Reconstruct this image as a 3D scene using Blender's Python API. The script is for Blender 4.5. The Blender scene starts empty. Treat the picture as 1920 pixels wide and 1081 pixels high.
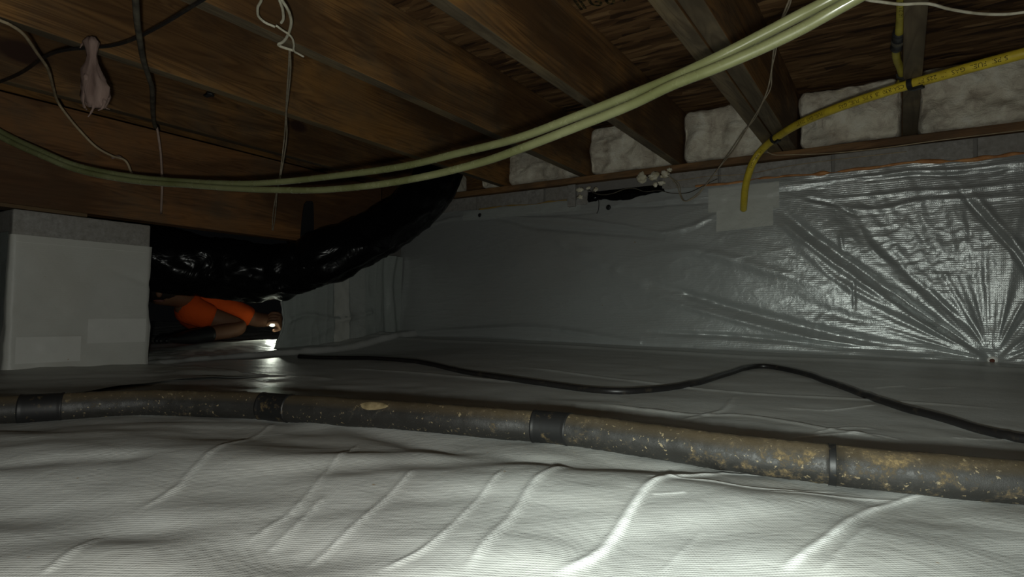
import bpy, bmesh, math, random
import numpy as np
from mathutils import Vector, Matrix

random.seed(7)
rng = np.random.default_rng(7)
SC = bpy.context.scene
COL = SC.collection

# ------------------------------------------------------------------ camera
F_PX, YAW, PITCH, ROLL, CAM_H = 1107.8, math.radians(33.39), math.radians(2.29), math.radians(0.92), 0.20
_F = np.array([-math.sin(YAW) * math.cos(PITCH), math.cos(YAW) * math.cos(PITCH), math.sin(PITCH)])
_R0 = np.array([math.cos(YAW), math.sin(YAW), 0.0])
_U0 = np.cross(_R0, _F)
_R = _R0 * math.cos(ROLL) + _U0 * math.sin(ROLL)
_U = -_R0 * math.sin(ROLL) + _U0 * math.cos(ROLL)
CAM = np.array([0.0, 0.0, CAM_H])
cd = bpy.data.cameras.new('camera')
cam = bpy.data.objects.new('camera', cd)
COL.objects.link(cam)
cd.sensor_width = 36.0
cd.lens = F_PX / 1920.0 * 36.0
cd.clip_start = 0.01
M4 = Matrix(((_R[0], _U[0], -_F[0], 0), (_R[1], _U[1], -_F[1], 0), (_R[2], _U[2], -_F[2], CAM_H), (0, 0, 0, 1)))
cam.matrix_world = M4
SC.camera = cam

# ------------------------------------------------------------------ world, lamps, exposure
w = bpy.data.worlds.new('dark crawl space')
SC.world = w
w.use_nodes = True
w.node_tree.nodes['Background'].inputs[0].default_value = (0.9, 0.95, 1.0, 1)
w.node_tree.nodes['Background'].inputs[1].default_value = 0.0015
SC.view_settings.view_transform = 'Standard'
SC.view_settings.look = 'None'
SC.view_settings.gamma = 1
SC.view_settings.use_curve_mapping = False
SC.view_settings.exposure = 0.0


def spot(name, loc, target, watts, size, blend, radius, color):
    l = bpy.data.lights.new(name, 'SPOT')
    l.energy = watts
    l.spot_size = math.radians(size)
    l.spot_blend = blend
    l.shadow_soft_size = radius
    l.color = color
    o = bpy.data.objects.new(name, l)
    COL.objects.link(o)
    o.location = loc
    d = Vector(target) - Vector(loc)
    o.rotation_euler = d.to_track_quat('-Z', 'Y').to_euler()
    return o


# the photographer's hand torch, held just under and left of the camera
T_LOC = CAM - _R * 0.018 - _U * 0.042 - _F * 0.02
spot('hand_torch', T_LOC, tuple(np.array(T_LOC) + _F - 0.10 * _U + 0.05 * _R), 25.0, 180, 0.55, 0.013, (0.98, 1.0, 0.93))
# its brighter beam, pointing down and to the right at the sheet
spot('hand_torch_beam', T_LOC, (-0.085, 0.45, 0.0), 30.0, 68, 1.0, 0.013, (0.88, 1.0, 0.92))


# ------------------------------------------------------------------ pixel helpers (a pixel is a direction; a surface gives the distance)
def ray(u, v):
    return _F + _R * (u - 960.0) / F_PX - _U * (v - 540.5) / F_PX


def onz(u, v, z):
    d = ray(u, v); return CAM + (z - CAM_H) / d[2] * d


def onx(u, v, x):
    d = ray(u, v); return CAM + d * x / d[0]


def ony(u, v, y):
    d = ray(u, v); return CAM + d * y / d[1]


def dep(u, v, z):
    return CAM + ray(u, v) * z


# ------------------------------------------------------------------ levels of the place, metres
WALL_Y = 2.41          # face of the block wall
SILL_B = 0.797         # underside of the sill plate
JOIST_B = 0.825        # underside of the joists
SUB_Z = 1.058          # underside of the subfloor
LINER_T = 0.722        # top hem of the wall liner
BEAM_X = -2.20         # face of the girder and pier
BEAM_B = 0.497


# ------------------------------------------------------------------ noise
def _hash(ix, iy, s):
    n = (ix.astype(np.int64) * 374761393 + iy.astype(np.int64) * 668265263 + s * 974634777) & 0xffffffff
    n = ((n ^ (n >> 13)) * 1274126177) & 0xffffffff
    n = n ^ (n >> 16)
    return (n & 0xffff) / 65535.0 * 2 - 1


def vnoise(x, y, s=0):
    x = np.asarray(x, float); y = np.asarray(y, float)
    ix = np.floor(x); iy = np.floor(y)
    fx = x - ix; fy = y - iy
    fx = fx * fx * fx * (fx * (fx * 6 - 15) + 10); fy = fy * fy * fy * (fy * (fy * 6 - 15) + 10)
    a = _hash(ix, iy, s); b = _hash(ix + 1, iy, s); c = _hash(ix, iy + 1, s); d = _hash(ix + 1, iy + 1, s)
    return (a * (1 - fx) + b * fx) * (1 - fy) + (c * (1 - fx) + d * fx) * fy


def fbm(x, y, o=3, s=0):
    r = 0; a = 1.0
    for i in range(o):
        r = r + a * vnoise(x * 2 ** i + 13.7 * i, y * 2 ** i - 7.3 * i, s + i); a *= 0.5
    return r


def sstep(a, b, x):
    t = np.clip((np.asarray(x, float) - a) / (b - a), 0, 1)
    return t * t * (3 - 2 * t)


def poly_dist(X, Y, pts):
    """distance, side and 0..1 position of grid points to a polyline"""
    pts = np.asarray(pts, float)
    best = np.full(X.shape, 1e9); side = np.zeros(X.shape); pos = np.zeros(X.shape)
    seg = np.hypot(*(pts[1:] - pts[:-1]).T); tot = seg.sum(); acc = 0
    for i in range(len(pts) - 1):
        a = pts[i]; d = pts[i + 1] - a; L = seg[i]
        t = np.clip(((X - a[0]) * d[0] + (Y - a[1]) * d[1]) / (L * L), 0, 1)
        dx = X - a[0] - t * d[0]; dy = Y - a[1] - t * d[1]
        q = np.hypot(dx, dy); m = q < best
        best[m] = q[m]; side[m] = np.sign(d[0] * dy - d[1] * dx)[m]; pos[m] = ((acc + t * L) / tot)[m]
        acc += L
    return best, side, pos


def smooth_poly(pts, n=6):
    pts = [np.asarray(p, float) for p in pts]
    P = [2 * pts[0] - pts[1]] + pts + [2 * pts[-1] - pts[-2]]
    out = []
    for i in range(1, len(P) - 2):
        for k in range(n):
            t = k / n
            out.append(0.5 * ((2 * P[i]) + (-P[i - 1] + P[i + 1]) * t + (2 * P[i - 1] - 5 * P[i] + 4 * P[i + 1] - P[i + 2]) * t * t
                              + (-P[i - 1] + 3 * P[i] - 3 * P[i + 1] + P[i + 2]) * t ** 3))
    out.append(pts[-1])
    return np.array(out)


def carry_on(pts, d0=0.0, d1=0.0, zmax=9.0):
    """lengthen a run beyond both ends, straight on, never above zmax"""
    pts = [np.asarray(p, float) for p in pts]
    def go(a, b, dist):
        d = b - a; d = d / np.linalg.norm(d); out = []
        for k in (.4, 1.0):
            q = b + d * dist * k
            if q[2] > zmax: q = q.copy(); q[2] = zmax
            out.append(q)
        return out
    pre = go(pts[1], pts[0], d0)[::-1] if d0 else []
    post = go(pts[-2], pts[-1], d1) if d1 else []
    return pre + pts + post


# ------------------------------------------------------------------ object helpers
def link(name, me, mat, parent=None, smooth=False):
    o = bpy.data.objects.new(name, me)
    COL.objects.link(o)
    if mat is not None:
        me.materials.append(mat)
    if smooth:
        me.polygons.foreach_set('use_smooth', np.ones(len(me.polygons), dtype=bool))
    if parent is not None:
        o.parent = parent
        o.matrix_parent_inverse = Matrix.Translation(-parent.location)
    return o


def tag(o, label=None, cat=None, group=None, kind=None):
    if label: o['label'] = label
    if cat: o['category'] = cat
    if group: o['group'] = group
    if kind: o['kind'] = kind
    return o


def thing(name, loc, label, cat, group=None, kind=None):
    o = bpy.data.objects.new(name, None)
    COL.objects.link(o)
    o.location = loc
    o.empty_display_size = 0.05
    return tag(o, label, cat, group, kind)


def grid_mesh(name, V, nu, nv, wrap=False, caps=False):
    """V: array (nu,nv,3)"""
    me = bpy.data.meshes.new(name)
    idx = np.arange(nu * nv).reshape(nu, nv)
    if wrap:
        b = np.roll(idx, -1, axis=1)
        q = np.stack([idx[:-1], b[:-1], b[1:], idx[1:]], -1).reshape(-1, 4)
    else:
        q = np.stack([idx[:-1, :-1], idx[1:, :-1], idx[1:, 1:], idx[:-1, 1:]], -1).reshape(-1, 4)
    loops = q.ravel()
    starts = np.arange(len(q)) * 4
    tot = np.full(len(q), 4)
    if caps:
        c0 = idx[0][::-1]; c1 = idx[-1]
        starts = np.concatenate([starts, [len(loops)], [len(loops) + nv]])
        tot = np.concatenate([tot, [nv], [nv]])
        loops = np.concatenate([loops, c0, c1])
    me.vertices.add(nu * nv)
    me.vertices.foreach_set('co', np.ascontiguousarray(V, dtype=np.float32).ravel())
    me.loops.add(len(loops)); me.loops.foreach_set('vertex_index', loops.astype(np.int32))
    me.polygons.add(len(starts))
    me.polygons.foreach_set('loop_start', starts.astype(np.int32))
    try:
        me.polygons.foreach_set('loop_total', tot.astype(np.int32))
    except Exception:
        pass
    me.update(calc_edges=True)
    me.validate()
    return me


def tube_mesh(name, path, rad, sides=12, caps=True, disp=None, sx=1.0):
    """rad: number or function of s (0..1); disp: function(s, angle) -> extra radius"""
    P = np.asarray(path, float)
    n = len(P)
    T = np.gradient(P, axis=0); T /= np.linalg.norm(T, axis=1)[:, None]
    up = np.array([0, 0, 1.0])
    if abs(T[0] @ up) > 0.95: up = np.array([1.0, 0, 0])
    N = np.zeros_like(P); B = np.zeros_like(P)
    nn = up - (up @ T[0]) * T[0]; nn /= np.linalg.norm(nn)
    for i in range(n):
        nn = nn - (nn @ T[i]) * T[i]; nn /= np.linalg.norm(nn)
        N[i] = nn; B[i] = np.cross(T[i], nn)
    L = np.concatenate([[0], np.cumsum(np.linalg.norm(P[1:] - P[:-1], axis=1))]); s = L / L[-1]
    a = np.arange(sides) / sides * 2 * math.pi
    S, A = np.meshgrid(s, a, indexing='ij')
    Rr = np.vectorize(rad)(S) if callable(rad) else np.full(S.shape, float(rad))
    if disp is not None: Rr = Rr + disp(S, A)
    V = P[:, None, :] + (Rr * np.cos(A))[..., None] * N[:, None, :] + (Rr * np.sin(A) * sx)[..., None] * B[:, None, :]
    return grid_mesh(name, V, n, sides, wrap=True, caps=caps)


def bm_box(bm, lo, hi, bevel=0.0):
    lo = Vector(lo); hi = Vector(hi)
    r = bmesh.ops.create_cube(bm, size=1.0)
    for v in r['verts']:
        v.co = Vector((lo[i] + (v.co[i] + 0.5) * (hi[i] - lo[i]) for i in range(3)))
    if bevel > 0:
        es = list({e for v in r['verts'] for e in v.link_edges})
        bmesh.ops.bevel(bm, geom=es, offset=bevel, segments=2, affect='EDGES', profile=0.6)


def box_obj(name, lo, hi, mat, parent=None, bevel=0.0):
    bm = bmesh.new(); bm_box(bm, lo, hi, bevel)
    me = bpy.data.meshes.new(name); bm.to_mesh(me); bm.free()
    return link(name, me, mat, parent)


def puffy_box(name, lo, hi, mat, parent=None, seg=(14, 8, 10), amp=0.008, rnd=0.3, seed=0, freq=14, axes=(1, 1, 1)):
    """rounded, lumpy box built from a subdivided cube"""
    lo = np.array(lo, float); hi = np.array(hi, float)
    bm = bmesh.new()
    bmesh.ops.create_cube(bm, size=2.0)
    bmesh.ops.subdivide_edges(bm, edges=bm.edges[:], cuts=max(seg), use_grid_fill=True)
    c = (lo + hi) / 2; h = (hi - lo) / 2
    V = np.array([v.co[:] for v in bm.verts])
    hm = h.min()
    r = rnd * hm
    p = V * h
    inner = np.clip(p, -(h - r), h - r)
    d = p - inner; L = np.linalg.norm(d, axis=1); L[L < 1e-9] = 1
    p = np.where((np.abs(d).max(axis=1) > 1e-9)[:, None], inner + d / L[:, None] * r, p)
    nrm = d / L[:, None]
    flat = np.abs(d).max(axis=1) < 1e-9
    q = p + c
    k = amp * (fbm(q[:, 0] * freq + q[:, 1] * 9.1, q[:, 2] * freq + q[:, 1] * 5.3, 4, seed) )
    nn = np.where(np.abs(V) > 0.999, np.sign(V), 0.0)
    nn /= np.maximum(np.linalg.norm(nn, axis=1), 1e-9)[:, None]
    q = q + nn * k[:, None] * np.array(axes)
    for v, co in zip(bm.verts, q): v.co = co
    me = bpy.data.meshes.new(name); bm.to_mesh(me); bm.free()
    return link(name, me, mat, parent, smooth=True)


# ------------------------------------------------------------------ materials
def mat(name, col=(0.5, 0.5, 0.5), rough=0.6, spec=0.5, metal=0.0, coat=0.0):
    m = bpy.data.materials.new(name); m.use_nodes = True
    b = m.node_tree.nodes['Principled BSDF']
    b.inputs['Base Color'].default_value = (*col, 1)
    b.inputs['Roughness'].default_value = rough
    b.inputs['Specular IOR Level'].default_value = spec
    b.inputs['Metallic'].default_value = metal
    b.inputs['Coat Weight'].default_value = coat
    return m


class NT:
    def __init__(self, m):
        self.t = m.node_tree; self.b = self.t.nodes['Principled BSDF']
        self.co = self.n('ShaderNodeTexCoord').outputs['Object']

    def n(self, kind, **kw):
        x = self.t.nodes.new(kind)
        for k, v in kw.items(): setattr(x, k, v)
        return x

    def l(self, a, b): self.t.links.new(a, b)

    def mapping(self, scale=(1, 1, 1), rot=(0, 0, 0), loc=(0, 0, 0)):
        x = self.n('ShaderNodeMapping')
        x.inputs['Scale'].default_value = scale; x.inputs['Rotation'].default_value = rot; x.inputs['Location'].default_value = loc
        self.l(self.co, x.inputs['Vector']); return x.outputs[0]

    def noise(self, vec, scale=5, detail=4, rough=0.55, dist=0.0):
        x = self.n('ShaderNodeTexNoise')
        x.inputs['Scale'].default_value = scale; x.inputs['Detail'].default_value = detail
        x.inputs['Roughness'].default_value = rough; x.inputs['Distortion'].default_value = dist
        self.l(vec, x.inputs['Vector']); return x.outputs['Fac']

    def wave(self, vec, scale, axis='X', dist=0.0, dscale=1.0, detail=2):
        x = self.n('ShaderNodeTexWave', wave_type='BANDS', bands_direction=axis)
        x.inputs['Scale'].default_value = scale; x.inputs['Distortion'].default_value = dist
        x.inputs['Detail Scale'].default_value = dscale; x.inputs['Detail'].default_value = detail
        self.l(vec, x.inputs['Vector']); return x.outputs['Fac']

    def ramp(self, fac, stops):
        x = self.n('ShaderNodeValToRGB')
        e = x.color_ramp.elements
        while len(e) < len(stops): e.new(0.5)
        for i, (p, c) in enumerate(stops):
            e[i].position = p; e[i].color = (*c, 1) if len(c) == 3 else c
        self.l(fac, x.inputs[0]); return x.outputs[0]

    def mix(self, fac, a, b, mode='MIX'):
        x = self.n('ShaderNodeMix', data_type='RGBA', blend_type=mode)
        for sock, val in ((x.inputs[0], fac), (x.inputs[6], a), (x.inputs[7], b)):
            if isinstance(val, (int, float)): sock.default_value = val
            elif isinstance(val, tuple): sock.default_value = (*val, 1)
            else: self.l(val, sock)
        return x.outputs[2]

    def math(self, op, a, b=0.0, c=0.0):
        x = self.n('ShaderNodeMath', operation=op)
        for s, v in zip(x.inputs, (a, b, c)):
            if isinstance(v, (int, float)): s.default_value = v
            else: self.l(v, s)
        return x.outputs[0]

    def color(self, s): self.l(s, self.b.inputs['Base Color'])
    def rough(self, s): self.l(s, self.b.inputs['Roughness'])

    def bump(self, h, strength=0.3, dist=0.01, prev=None):
        x = self.n('ShaderNodeBump')
        x.inputs['Strength'].default_value = strength; x.inputs['Distance'].default_value = dist
        self.l(h, x.inputs['Height'])
        if prev is not None: self.l(prev, x.inputs['Normal'])
        self.l(x.outputs[0], self.b.inputs['Normal']); return x.outputs[0]


def wood(name, dark, light, axis=1, seed=0.0, knots=(), grain=1.0, rough=0.75, side_axis=0):
    """pine board; the grain runs along the given axis. knots: (position, radius)"""
    m = mat(name, light, rough, 0.3); t = NT(m)
    sc = [9.0, 9.0, 9.0]; sc[axis] = 0.55
    warp = t.noise(t.mapping((2.2, 2.2, 2.2), loc=(seed, seed * 2, seed)), 1.0, 2)
    a = t.noise(t.mapping(tuple(sc), loc=(seed * 3, seed, seed * 7)), 1.5 * grain, 3, 0.5, 0.9)
    rings = t.math('FRACT', t.math('MULTIPLY', a, 15.0))
    col = t.ramp(rings, [(0.0, dark), (0.35, light), (0.75, tuple(0.6 * l + 0.4 * d for l, d in zip(light, dark))), (1.0, dark)])
    s2 = [60.0, 60.0, 60.0]; s2[axis] = 2.0
    fine = t.noise(t.mapping(tuple(s2), loc=(seed, 0, seed)), 1.0, 3)
    col = t.mix(0.32, col, t.ramp(fine, [(0.3, tuple(0.5 * c for c in dark)), (0.7, tuple(min(1, 1.25 * c) for c in light))]), 'MIX')
    dirt = t.noise(t.mapping((1, 1, 1), loc=(seed, seed, 3)), 5.0, 5, 0.65)
    col = t.mix(t.ramp(dirt, [(0.42, (0, 0, 0)), (0.72, (0.75, 0.75, 0.75))]), col, (0.085, 0.070, 0.046))
    pat = t.noise(t.mapping(tuple(3.2 if i != axis else .9 for i in range(3)), loc=(seed * 5, seed, 2)), 1.6, 4, 0.6, 0.6)
    col = t.mix(t.ramp(pat, [(0.40, (0.75, 0.75, 0.75)), (0.56, (0, 0, 0))]), col, tuple(.55 * d + .08 * l for l, d in zip(light, dark)))
    col = t.mix(t.ramp(pat, [(0.52, (0, 0, 0)), (0.70, (0.6, 0.6, 0.6))]), col, (light[0] * 1.35, light[1] * 1.25, light[2] * 0.95))
    for kp, kr in knots:
        vs = t.n('ShaderNodeVectorMath', operation='SUBTRACT'); t.l(t.co, vs.inputs[0]); vs.inputs[1].default_value = kp
        vm = t.n('ShaderNodeVectorMath', operation='MULTIPLY'); t.l(vs.outputs[0], vm.inputs[0])
        s = [1.0, 1.0, 1.0]; s[axis] = 0.55; s[side_axis] = 0.3
        vm.inputs[1].default_value = s
        ln = t.n('ShaderNodeVectorMath', operation='LENGTH'); t.l(vm.outputs[0], ln.inputs[0])
        mask = t.ramp(t.math('DIVIDE', ln.outputs['Value'], kr * 2), [(0.35, (1, 1, 1)), (0.62, (0, 0, 0))])
        col = t.mix(mask, col, (0.035, 0.015, 0.008))
    t.color(col)
    t.bump(fine, 0.25, 0.002)
    return m


def m_osb():
    m = mat('osb subfloor', (0.3, 0.2, 0.1), 0.8, 0.25); t = NT(m)
    def layer(rot, sc, off):
        v = t.n('ShaderNodeTexVoronoi', feature='F1'); v.inputs['Scale'].default_value = 1.0
        wv = t.n('ShaderNodeVectorMath', operation='ADD')
        nz = t.n('ShaderNodeTexNoise'); nz.inputs['Scale'].default_value = 14
        t.l(t.co, nz.inputs['Vector'])
        sm = t.n('ShaderNodeVectorMath', operation='SCALE'); sm.inputs['Scale'].default_value = 0.02
        t.l(nz.outputs['Color'], sm.inputs[0]); t.l(t.co, wv.inputs[0]); t.l(sm.outputs[0], wv.inputs[1])
        mp = t.n('ShaderNodeMapping'); mp.inputs['Scale'].default_value = sc; mp.inputs['Rotation'].default_value = (0, 0, rot); mp.inputs['Location'].default_value = off
        t.l(wv.outputs[0], mp.inputs['Vector']); t.l(mp.outputs[0], v.inputs['Vector'])
        return v
    v1 = layer(0.25, (9, 60, 1), (0, 0, 0)); v2 = layer(-0.3, (7, 45, 1), (3, 1, 0))
    sep = t.n('ShaderNodeSeparateColor'); t.l(v1.outputs['Color'], sep.inputs[0])
    sep2 = t.n('ShaderNodeSeparateColor'); t.l(v2.outputs['Color'], sep2.inputs[0])
    f = t.math('MULTIPLY', t.math('ADD', sep.outputs[0], sep2.outputs[0]), 0.5)
    col = t.ramp(f, [(0.1, (0.030, 0.014, 0.006)), (0.45, (0.105, 0.054, 0.021)), (0.8, (0.20, 0.115, 0.048)), (1.0, (0.28, 0.175, 0.08))])
    t.color(col)
    t.bump(f, 0.6, 0.004)
    return m


def m_sheet(name, base, rough, weave_scale, weave_str, crinkle, rotz=0.0, dirt=0.25, vertical=False, spec=0.5):
    """string-reinforced polythene: woven relief, small crinkles, faint soil"""
    m = mat(name, base, rough, spec); t = NT(m)
    mp = t.mapping((1, 1, 1), rot=(0, 0, rotz))
    ax = ('X', 'Z') if vertical else ('X', 'Y')
    w1 = t.wave(mp, weave_scale, ax[0], 1.2, 0.6); w2 = t.wave(mp, weave_scale * 0.72, ax[1], 1.2, 0.6)
    brk = t.noise(t.mapping((1, 1, 1)), 55, 3, 0.6)
    w1 = t.math('MULTIPLY', w1, 0.55)
    wv = t.math('MULTIPLY', t.math('MAXIMUM', w1, w2), t.math('ADD', brk, 0.25))
    n1 = t.bump(wv, weave_str, 0.0012)
    cr = t.noise(mp, 38, 5, 0.62, 0.8)
    n2 = t.bump(cr, crinkle, 0.01, n1)
    big = t.noise(t.mapping((1, 1, 1)), 3.2, 5, 0.6)
    d = t.ramp(big, [(0.45, (0, 0, 0)), (0.85, (dirt, dirt, dirt))])
    col = t.mix(d, base, (0.30, 0.24, 0.15))
    spk = t.noise(t.mapping((1, 1, 1), loc=(5, 2, 1)), 60, 2, 0.5)
    col = t.mix(t.ramp(spk, [(0.76, (0, 0, 0)), (0.80, (0.7, 0.7, 0.7))]), col, (0.33, 0.22, 0.10))
    t.color(col)
    rv = t.noise(t.mapping((1, 1, 1), loc=(1, 7, 2)), 7, 3)
    t.rough(t.math('ADD', rough - 0.08, t.math('MULTIPLY', rv, 0.16)))
    return m


M_OSB = m_osb()
M_FLOOR = m_sheet('ground sheet', (0.50, 0.51, 0.49), 0.40, 120, 0.24, 0.12, rotz=-0.54, dirt=0.22)
_t = NT(M_FLOOR)
_at = _t.n('ShaderNodeAttribute', attribute_name='crease')
_old = _t.b.inputs['Base Color'].links[0].from_socket
_t.color(_t.mix(_at.outputs['Fac'], _old, (0.93, 0.95, 0.93)))
M_LINER = m_sheet('silver wall sheet', (0.40, 0.42, 0.41), 0.33, 62, 0.35, 0.16, dirt=0.10, vertical=True, spec=0.6)
M_LINER.node_tree.nodes['Principled BSDF'].inputs['Metallic'].default_value = 0.35
M_SIDE = m_sheet('side sheet', (0.30, 0.33, 0.31), 0.34, 62, 0.2, 0.22, dirt=0.10, vertical=True)
M_PIER = m_sheet('white pier sheet', (0.50, 0.50, 0.46), 0.5, 70, 0.12, 0.12, dirt=0.25, vertical=True)
M_PATCH = m_sheet('pier tape', (0.60, 0.60, 0.56), 0.45, 70, 0.08, 0.10, dirt=0.15, vertical=True)
M_TAPE = m_sheet('white tape', (0.46, 0.47, 0.43), 0.42, 40, 0.05, 0.15, dirt=0.1, vertical=True)
M_TAPEG = m_sheet('grey tape', (0.34, 0.36, 0.34), 0.30, 40, 0.05, 0.35, dirt=0.05, vertical=True)

M_CONC = mat('concrete block', (0.30, 0.29, 0.27), 0.9, 0.2)
_t = NT(M_CONC)
_n = _t.noise(_t.mapping(), 60, 6, 0.7); _b = _t.noise(_t.mapping(), 5, 4)
_t.color(_t.mix(_t.ramp(_b, [(0.4, (0, 0, 0)), (0.75, (0.7, 0.7, 0.7))]), _t.ramp(_n, [(0.3, (0.2, 0.19, 0.175)), (0.7, (0.36, 0.35, 0.325))]), (0.22, 0.195, 0.16)))
_t.bump(_n, 0.5, 0.004)
M_MORTAR = mat('mortar', (0.20, 0.19, 0.175), 0.95, 0.1)
_t = NT(M_MORTAR); _t.bump(_t.noise(_t.mapping(), 90, 4), 0.5, 0.003)
M_FOAM = mat('spray foam', (0.75, 0.70, 0.52), 0.8, 0.2)
_t = NT(M_FOAM); _t.color(_t.ramp(_t.noise(_t.mapping(), 30, 4), [(0.35, (0.5, 0.44, 0.28)), (0.65, (0.85, 0.82, 0.68))])); _t.bump(_t.noise(_t.mapping(), 60, 3), 0.5, 0.005)
M_SEAL = mat('orange sealant', (0.50, 0.20, 0.06), 0.6, 0.3)
_t = NT(M_SEAL); _t.color(_t.ramp(_t.noise(_t.mapping(), 25, 4), [(0.3, (0.30, 0.12, 0.04)), (0.7, (0.62, 0.30, 0.11))])); _t.bump(_t.noise(_t.mapping(), 80, 3), 0.5, 0.004)

M_INS = mat('fibreglass batt', (0.72, 0.66, 0.54), 0.95, 0.1)
_t = NT(M_INS)
_n = _t.noise(_t.mapping((1, 1, 1)), 16, 6, 0.65, 0.6)
_c = _t.ramp(_n, [(0.28, (0.42, 0.35, 0.27)), (0.55, (0.74, 0.69, 0.56)), (0.8, (0.86, 0.84, 0.74))])
_g = _t.noise(_t.mapping((1, 1, 1), loc=(4, 4, 4)), 6, 3)
_c = _t.mix(_t.ramp(_g, [(0.55, (0, 0, 0)), (0.75, (0.55, 0.55, 0.55))]), _c, (0.33, 0.31, 0.26))
_t.color(_c)
_t.bump(_t.noise(_t.mapping((1, 1, 2)), 90, 5, 0.7), 0.7, 0.006, _t.bump(_n, 0.6, 0.02))
M_PINK = mat('old pink fibreglass', (0.40, 0.27, 0.22), 0.95, 0.1)
_t = NT(M_PINK)
_n = _t.noise(_t.mapping((40, 40, 6)), 1.0, 4, 0.6, 0.4)
_t.color(_t.ramp(_n, [(0.3, (0.13, 0.085, 0.07)), (0.7, (0.27, 0.19, 0.16))])); _t.bump(_n, 0.7, 0.006)

M_DUCT = mat('black duct wrap', (0.004, 0.004, 0.0045), 0.28, 0.13)
_t = NT(M_DUCT)
_n = _t.noise(_t.mapping((1, 1, 1)), 9, 3, 0.5, 1.0)
_t.bump(_n, 0.5, 0.02); _t.rough(_t.math('ADD', 0.12, _t.math('MULTIPLY', _t.noise(_t.mapping((1, 1, 1), loc=(2, 2, 2)), 6, 3), 0.2)))
M_BLACK = mat('black plastic', (0.012, 0.012, 0.013), 0.5, 0.4)
_t = NT(M_BLACK); _t.bump(_t.noise(_t.mapping(), 120, 3), 0.2, 0.002)
M_CABLE = mat('black rubber cable', (0.013, 0.012, 0.012), 0.42, 0.5)
_t = NT(M_CABLE); _t.color(_t.mix(_t.ramp(_t.noise(_t.mapping(), 30, 5, 0.7), [(0.55, (0, 0, 0)), (0.75, (0.5, 0.5, 0.5))]), (0.012, 0.011, 0.011), (0.09, 0.07, 0.045)))

M_DRAIN = mat('muddy black pipe', (0.03, 0.03, 0.03), 0.55, 0.4)
_t = NT(M_DRAIN)
_a = _t.noise(_t.mapping((1, 1, 1)), 42, 8, 0.8, 0.2)
_bz = _t.noise(_t.mapping((1, 1, 1), loc=(3, 1, 9)), 5.0, 5, 0.65)
_g = _t.n('ShaderNodeNewGeometry'); _sx = _t.n('ShaderNodeSeparateXYZ'); _t.l(_g.outputs['Normal'], _sx.inputs[0])
_topm = _t.ramp(_sx.outputs[2], [(0.35, (0, 0, 0)), (0.95, (0.75, 0.75, 0.75))])           # settled dust
_dust = _t.math('MULTIPLY', _topm, _t.math('ADD', _bz, 0.15))
_c = _t.mix(_dust, (0.020, 0.019, 0.017), (0.125, 0.092, 0.050))
_px = _t.n('ShaderNodeSeparateXYZ'); _t.l(_t.co, _px.inputs[0])
_amt = _t.math('ADD', _t.math('MULTIPLY', _a, _t.math('ADD', _bz, 0.52)), _t.math('MULTIPLY', _px.outputs[0], 0.10))
_mud = _t.ramp(_amt, [(0.53, (0, 0, 0)), (0.72, (0.9, 0.9, 0.9))])
_c = _t.mix(_mud, _c, _t.ramp(_a, [(0.45, (0.050, 0.036, 0.017)), (0.68, (0.21, 0.148, 0.066))]))
_spk = _t.noise(_t.mapping((1, 1, 1), loc=(8, 8, 8)), 170, 3, 0.6)
_c = _t.mix(_t.ramp(_spk, [(0.64, (0, 0, 0)), (0.69, (0.8, 0.8, 0.8))]), _c, (0.24, 0.19, 0.11))
_t.color(_c); _t.bump(_a, 0.30, 0.003); _t.rough(_t.ramp(_amt, [(0.45, (0.45, 0.45, 0.45)), (0.62, (0.9, 0.9, 0.9))]))
M_COUP = mat('dark pipe collar', (0.010, 0.010, 0.010), 0.5, 0.4)
_t = NT(M_COUP); _t.color(_t.ramp(_t.noise(_t.mapping(), 45, 6, 0.7), [(0.55, (0.010, 0.010, 0.010)), (0.70, (0.12, 0.085, 0.04)), (0.8, (0.28, 0.19, 0.08))]))
M_MUD = mat('dried tan mud', (0.25, 0.19, 0.10), 0.9, 0.2)
_t = NT(M_MUD); _t.color(_t.ramp(_t.noise(_t.mapping(), 70, 5), [(0.3, (0.13, 0.10, 0.05)), (0.7, (0.27, 0.21, 0.115))])); _t.bump(_t.noise(_t.mapping(), 120, 4), 0.5, 0.002)

M_TUBE = mat('pale green tubing', (0.30, 0.30, 0.17), 0.30, 0.5, coat=0.4)
_t = NT(M_TUBE); _t.color(_t.ramp(_t.noise(_t.mapping(), 9, 4), [(0.3, (0.13, 0.14, 0.055)), (0.7, (0.23, 0.24, 0.12))])); _t.rough(_t.math('ADD', 0.10, _t.math('MULTIPLY', _t.noise(_t.mapping(), 40, 4), 0.3)))
M_YEL = mat('yellow gas pipe', (0.62, 0.47, 0.03), 0.45, 0.5)
_t = NT(M_YEL); _t.color(_t.ramp(_t.noise(_t.mapping(), 18, 5, 0.65), [(0.3, (0.40, 0.29, 0.02)), (0.65, (0.68, 0.53, 0.04))]))
M_YELD = mat('olive gas pipe', (0.36, 0.30, 0.03), 0.5, 0.4)
_t = NT(M_YELD); _t.color(_t.ramp(_t.noise(_t.mapping(), 18, 5, 0.65), [(0.3, (0.24, 0.19, 0.02)), (0.65, (0.42, 0.36, 0.04))]))
M_INK = mat('black print', (0.02, 0.015, 0.008), 0.7, 0.2)
_t = NT(M_INK); _t.color(_t.ramp(_t.noise(_t.mapping(), 120, 4), [(0.45, (0.012, 0.010, 0.006)), (0.72, (0.15, 0.11, 0.03))]))
M_WIRE = mat('white wire', (0.66, 0.62, 0.48), 0.5, 0.4)
_t = NT(M_WIRE); _t.color(_t.ramp(_t.noise(_t.mapping(), 30, 4), [(0.3, (0.42, 0.38, 0.27)), (0.7, (0.72, 0.69, 0.55))]))
M_STRING = mat('dusty string', (0.34, 0.29, 0.20), 0.85, 0.2)
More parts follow.
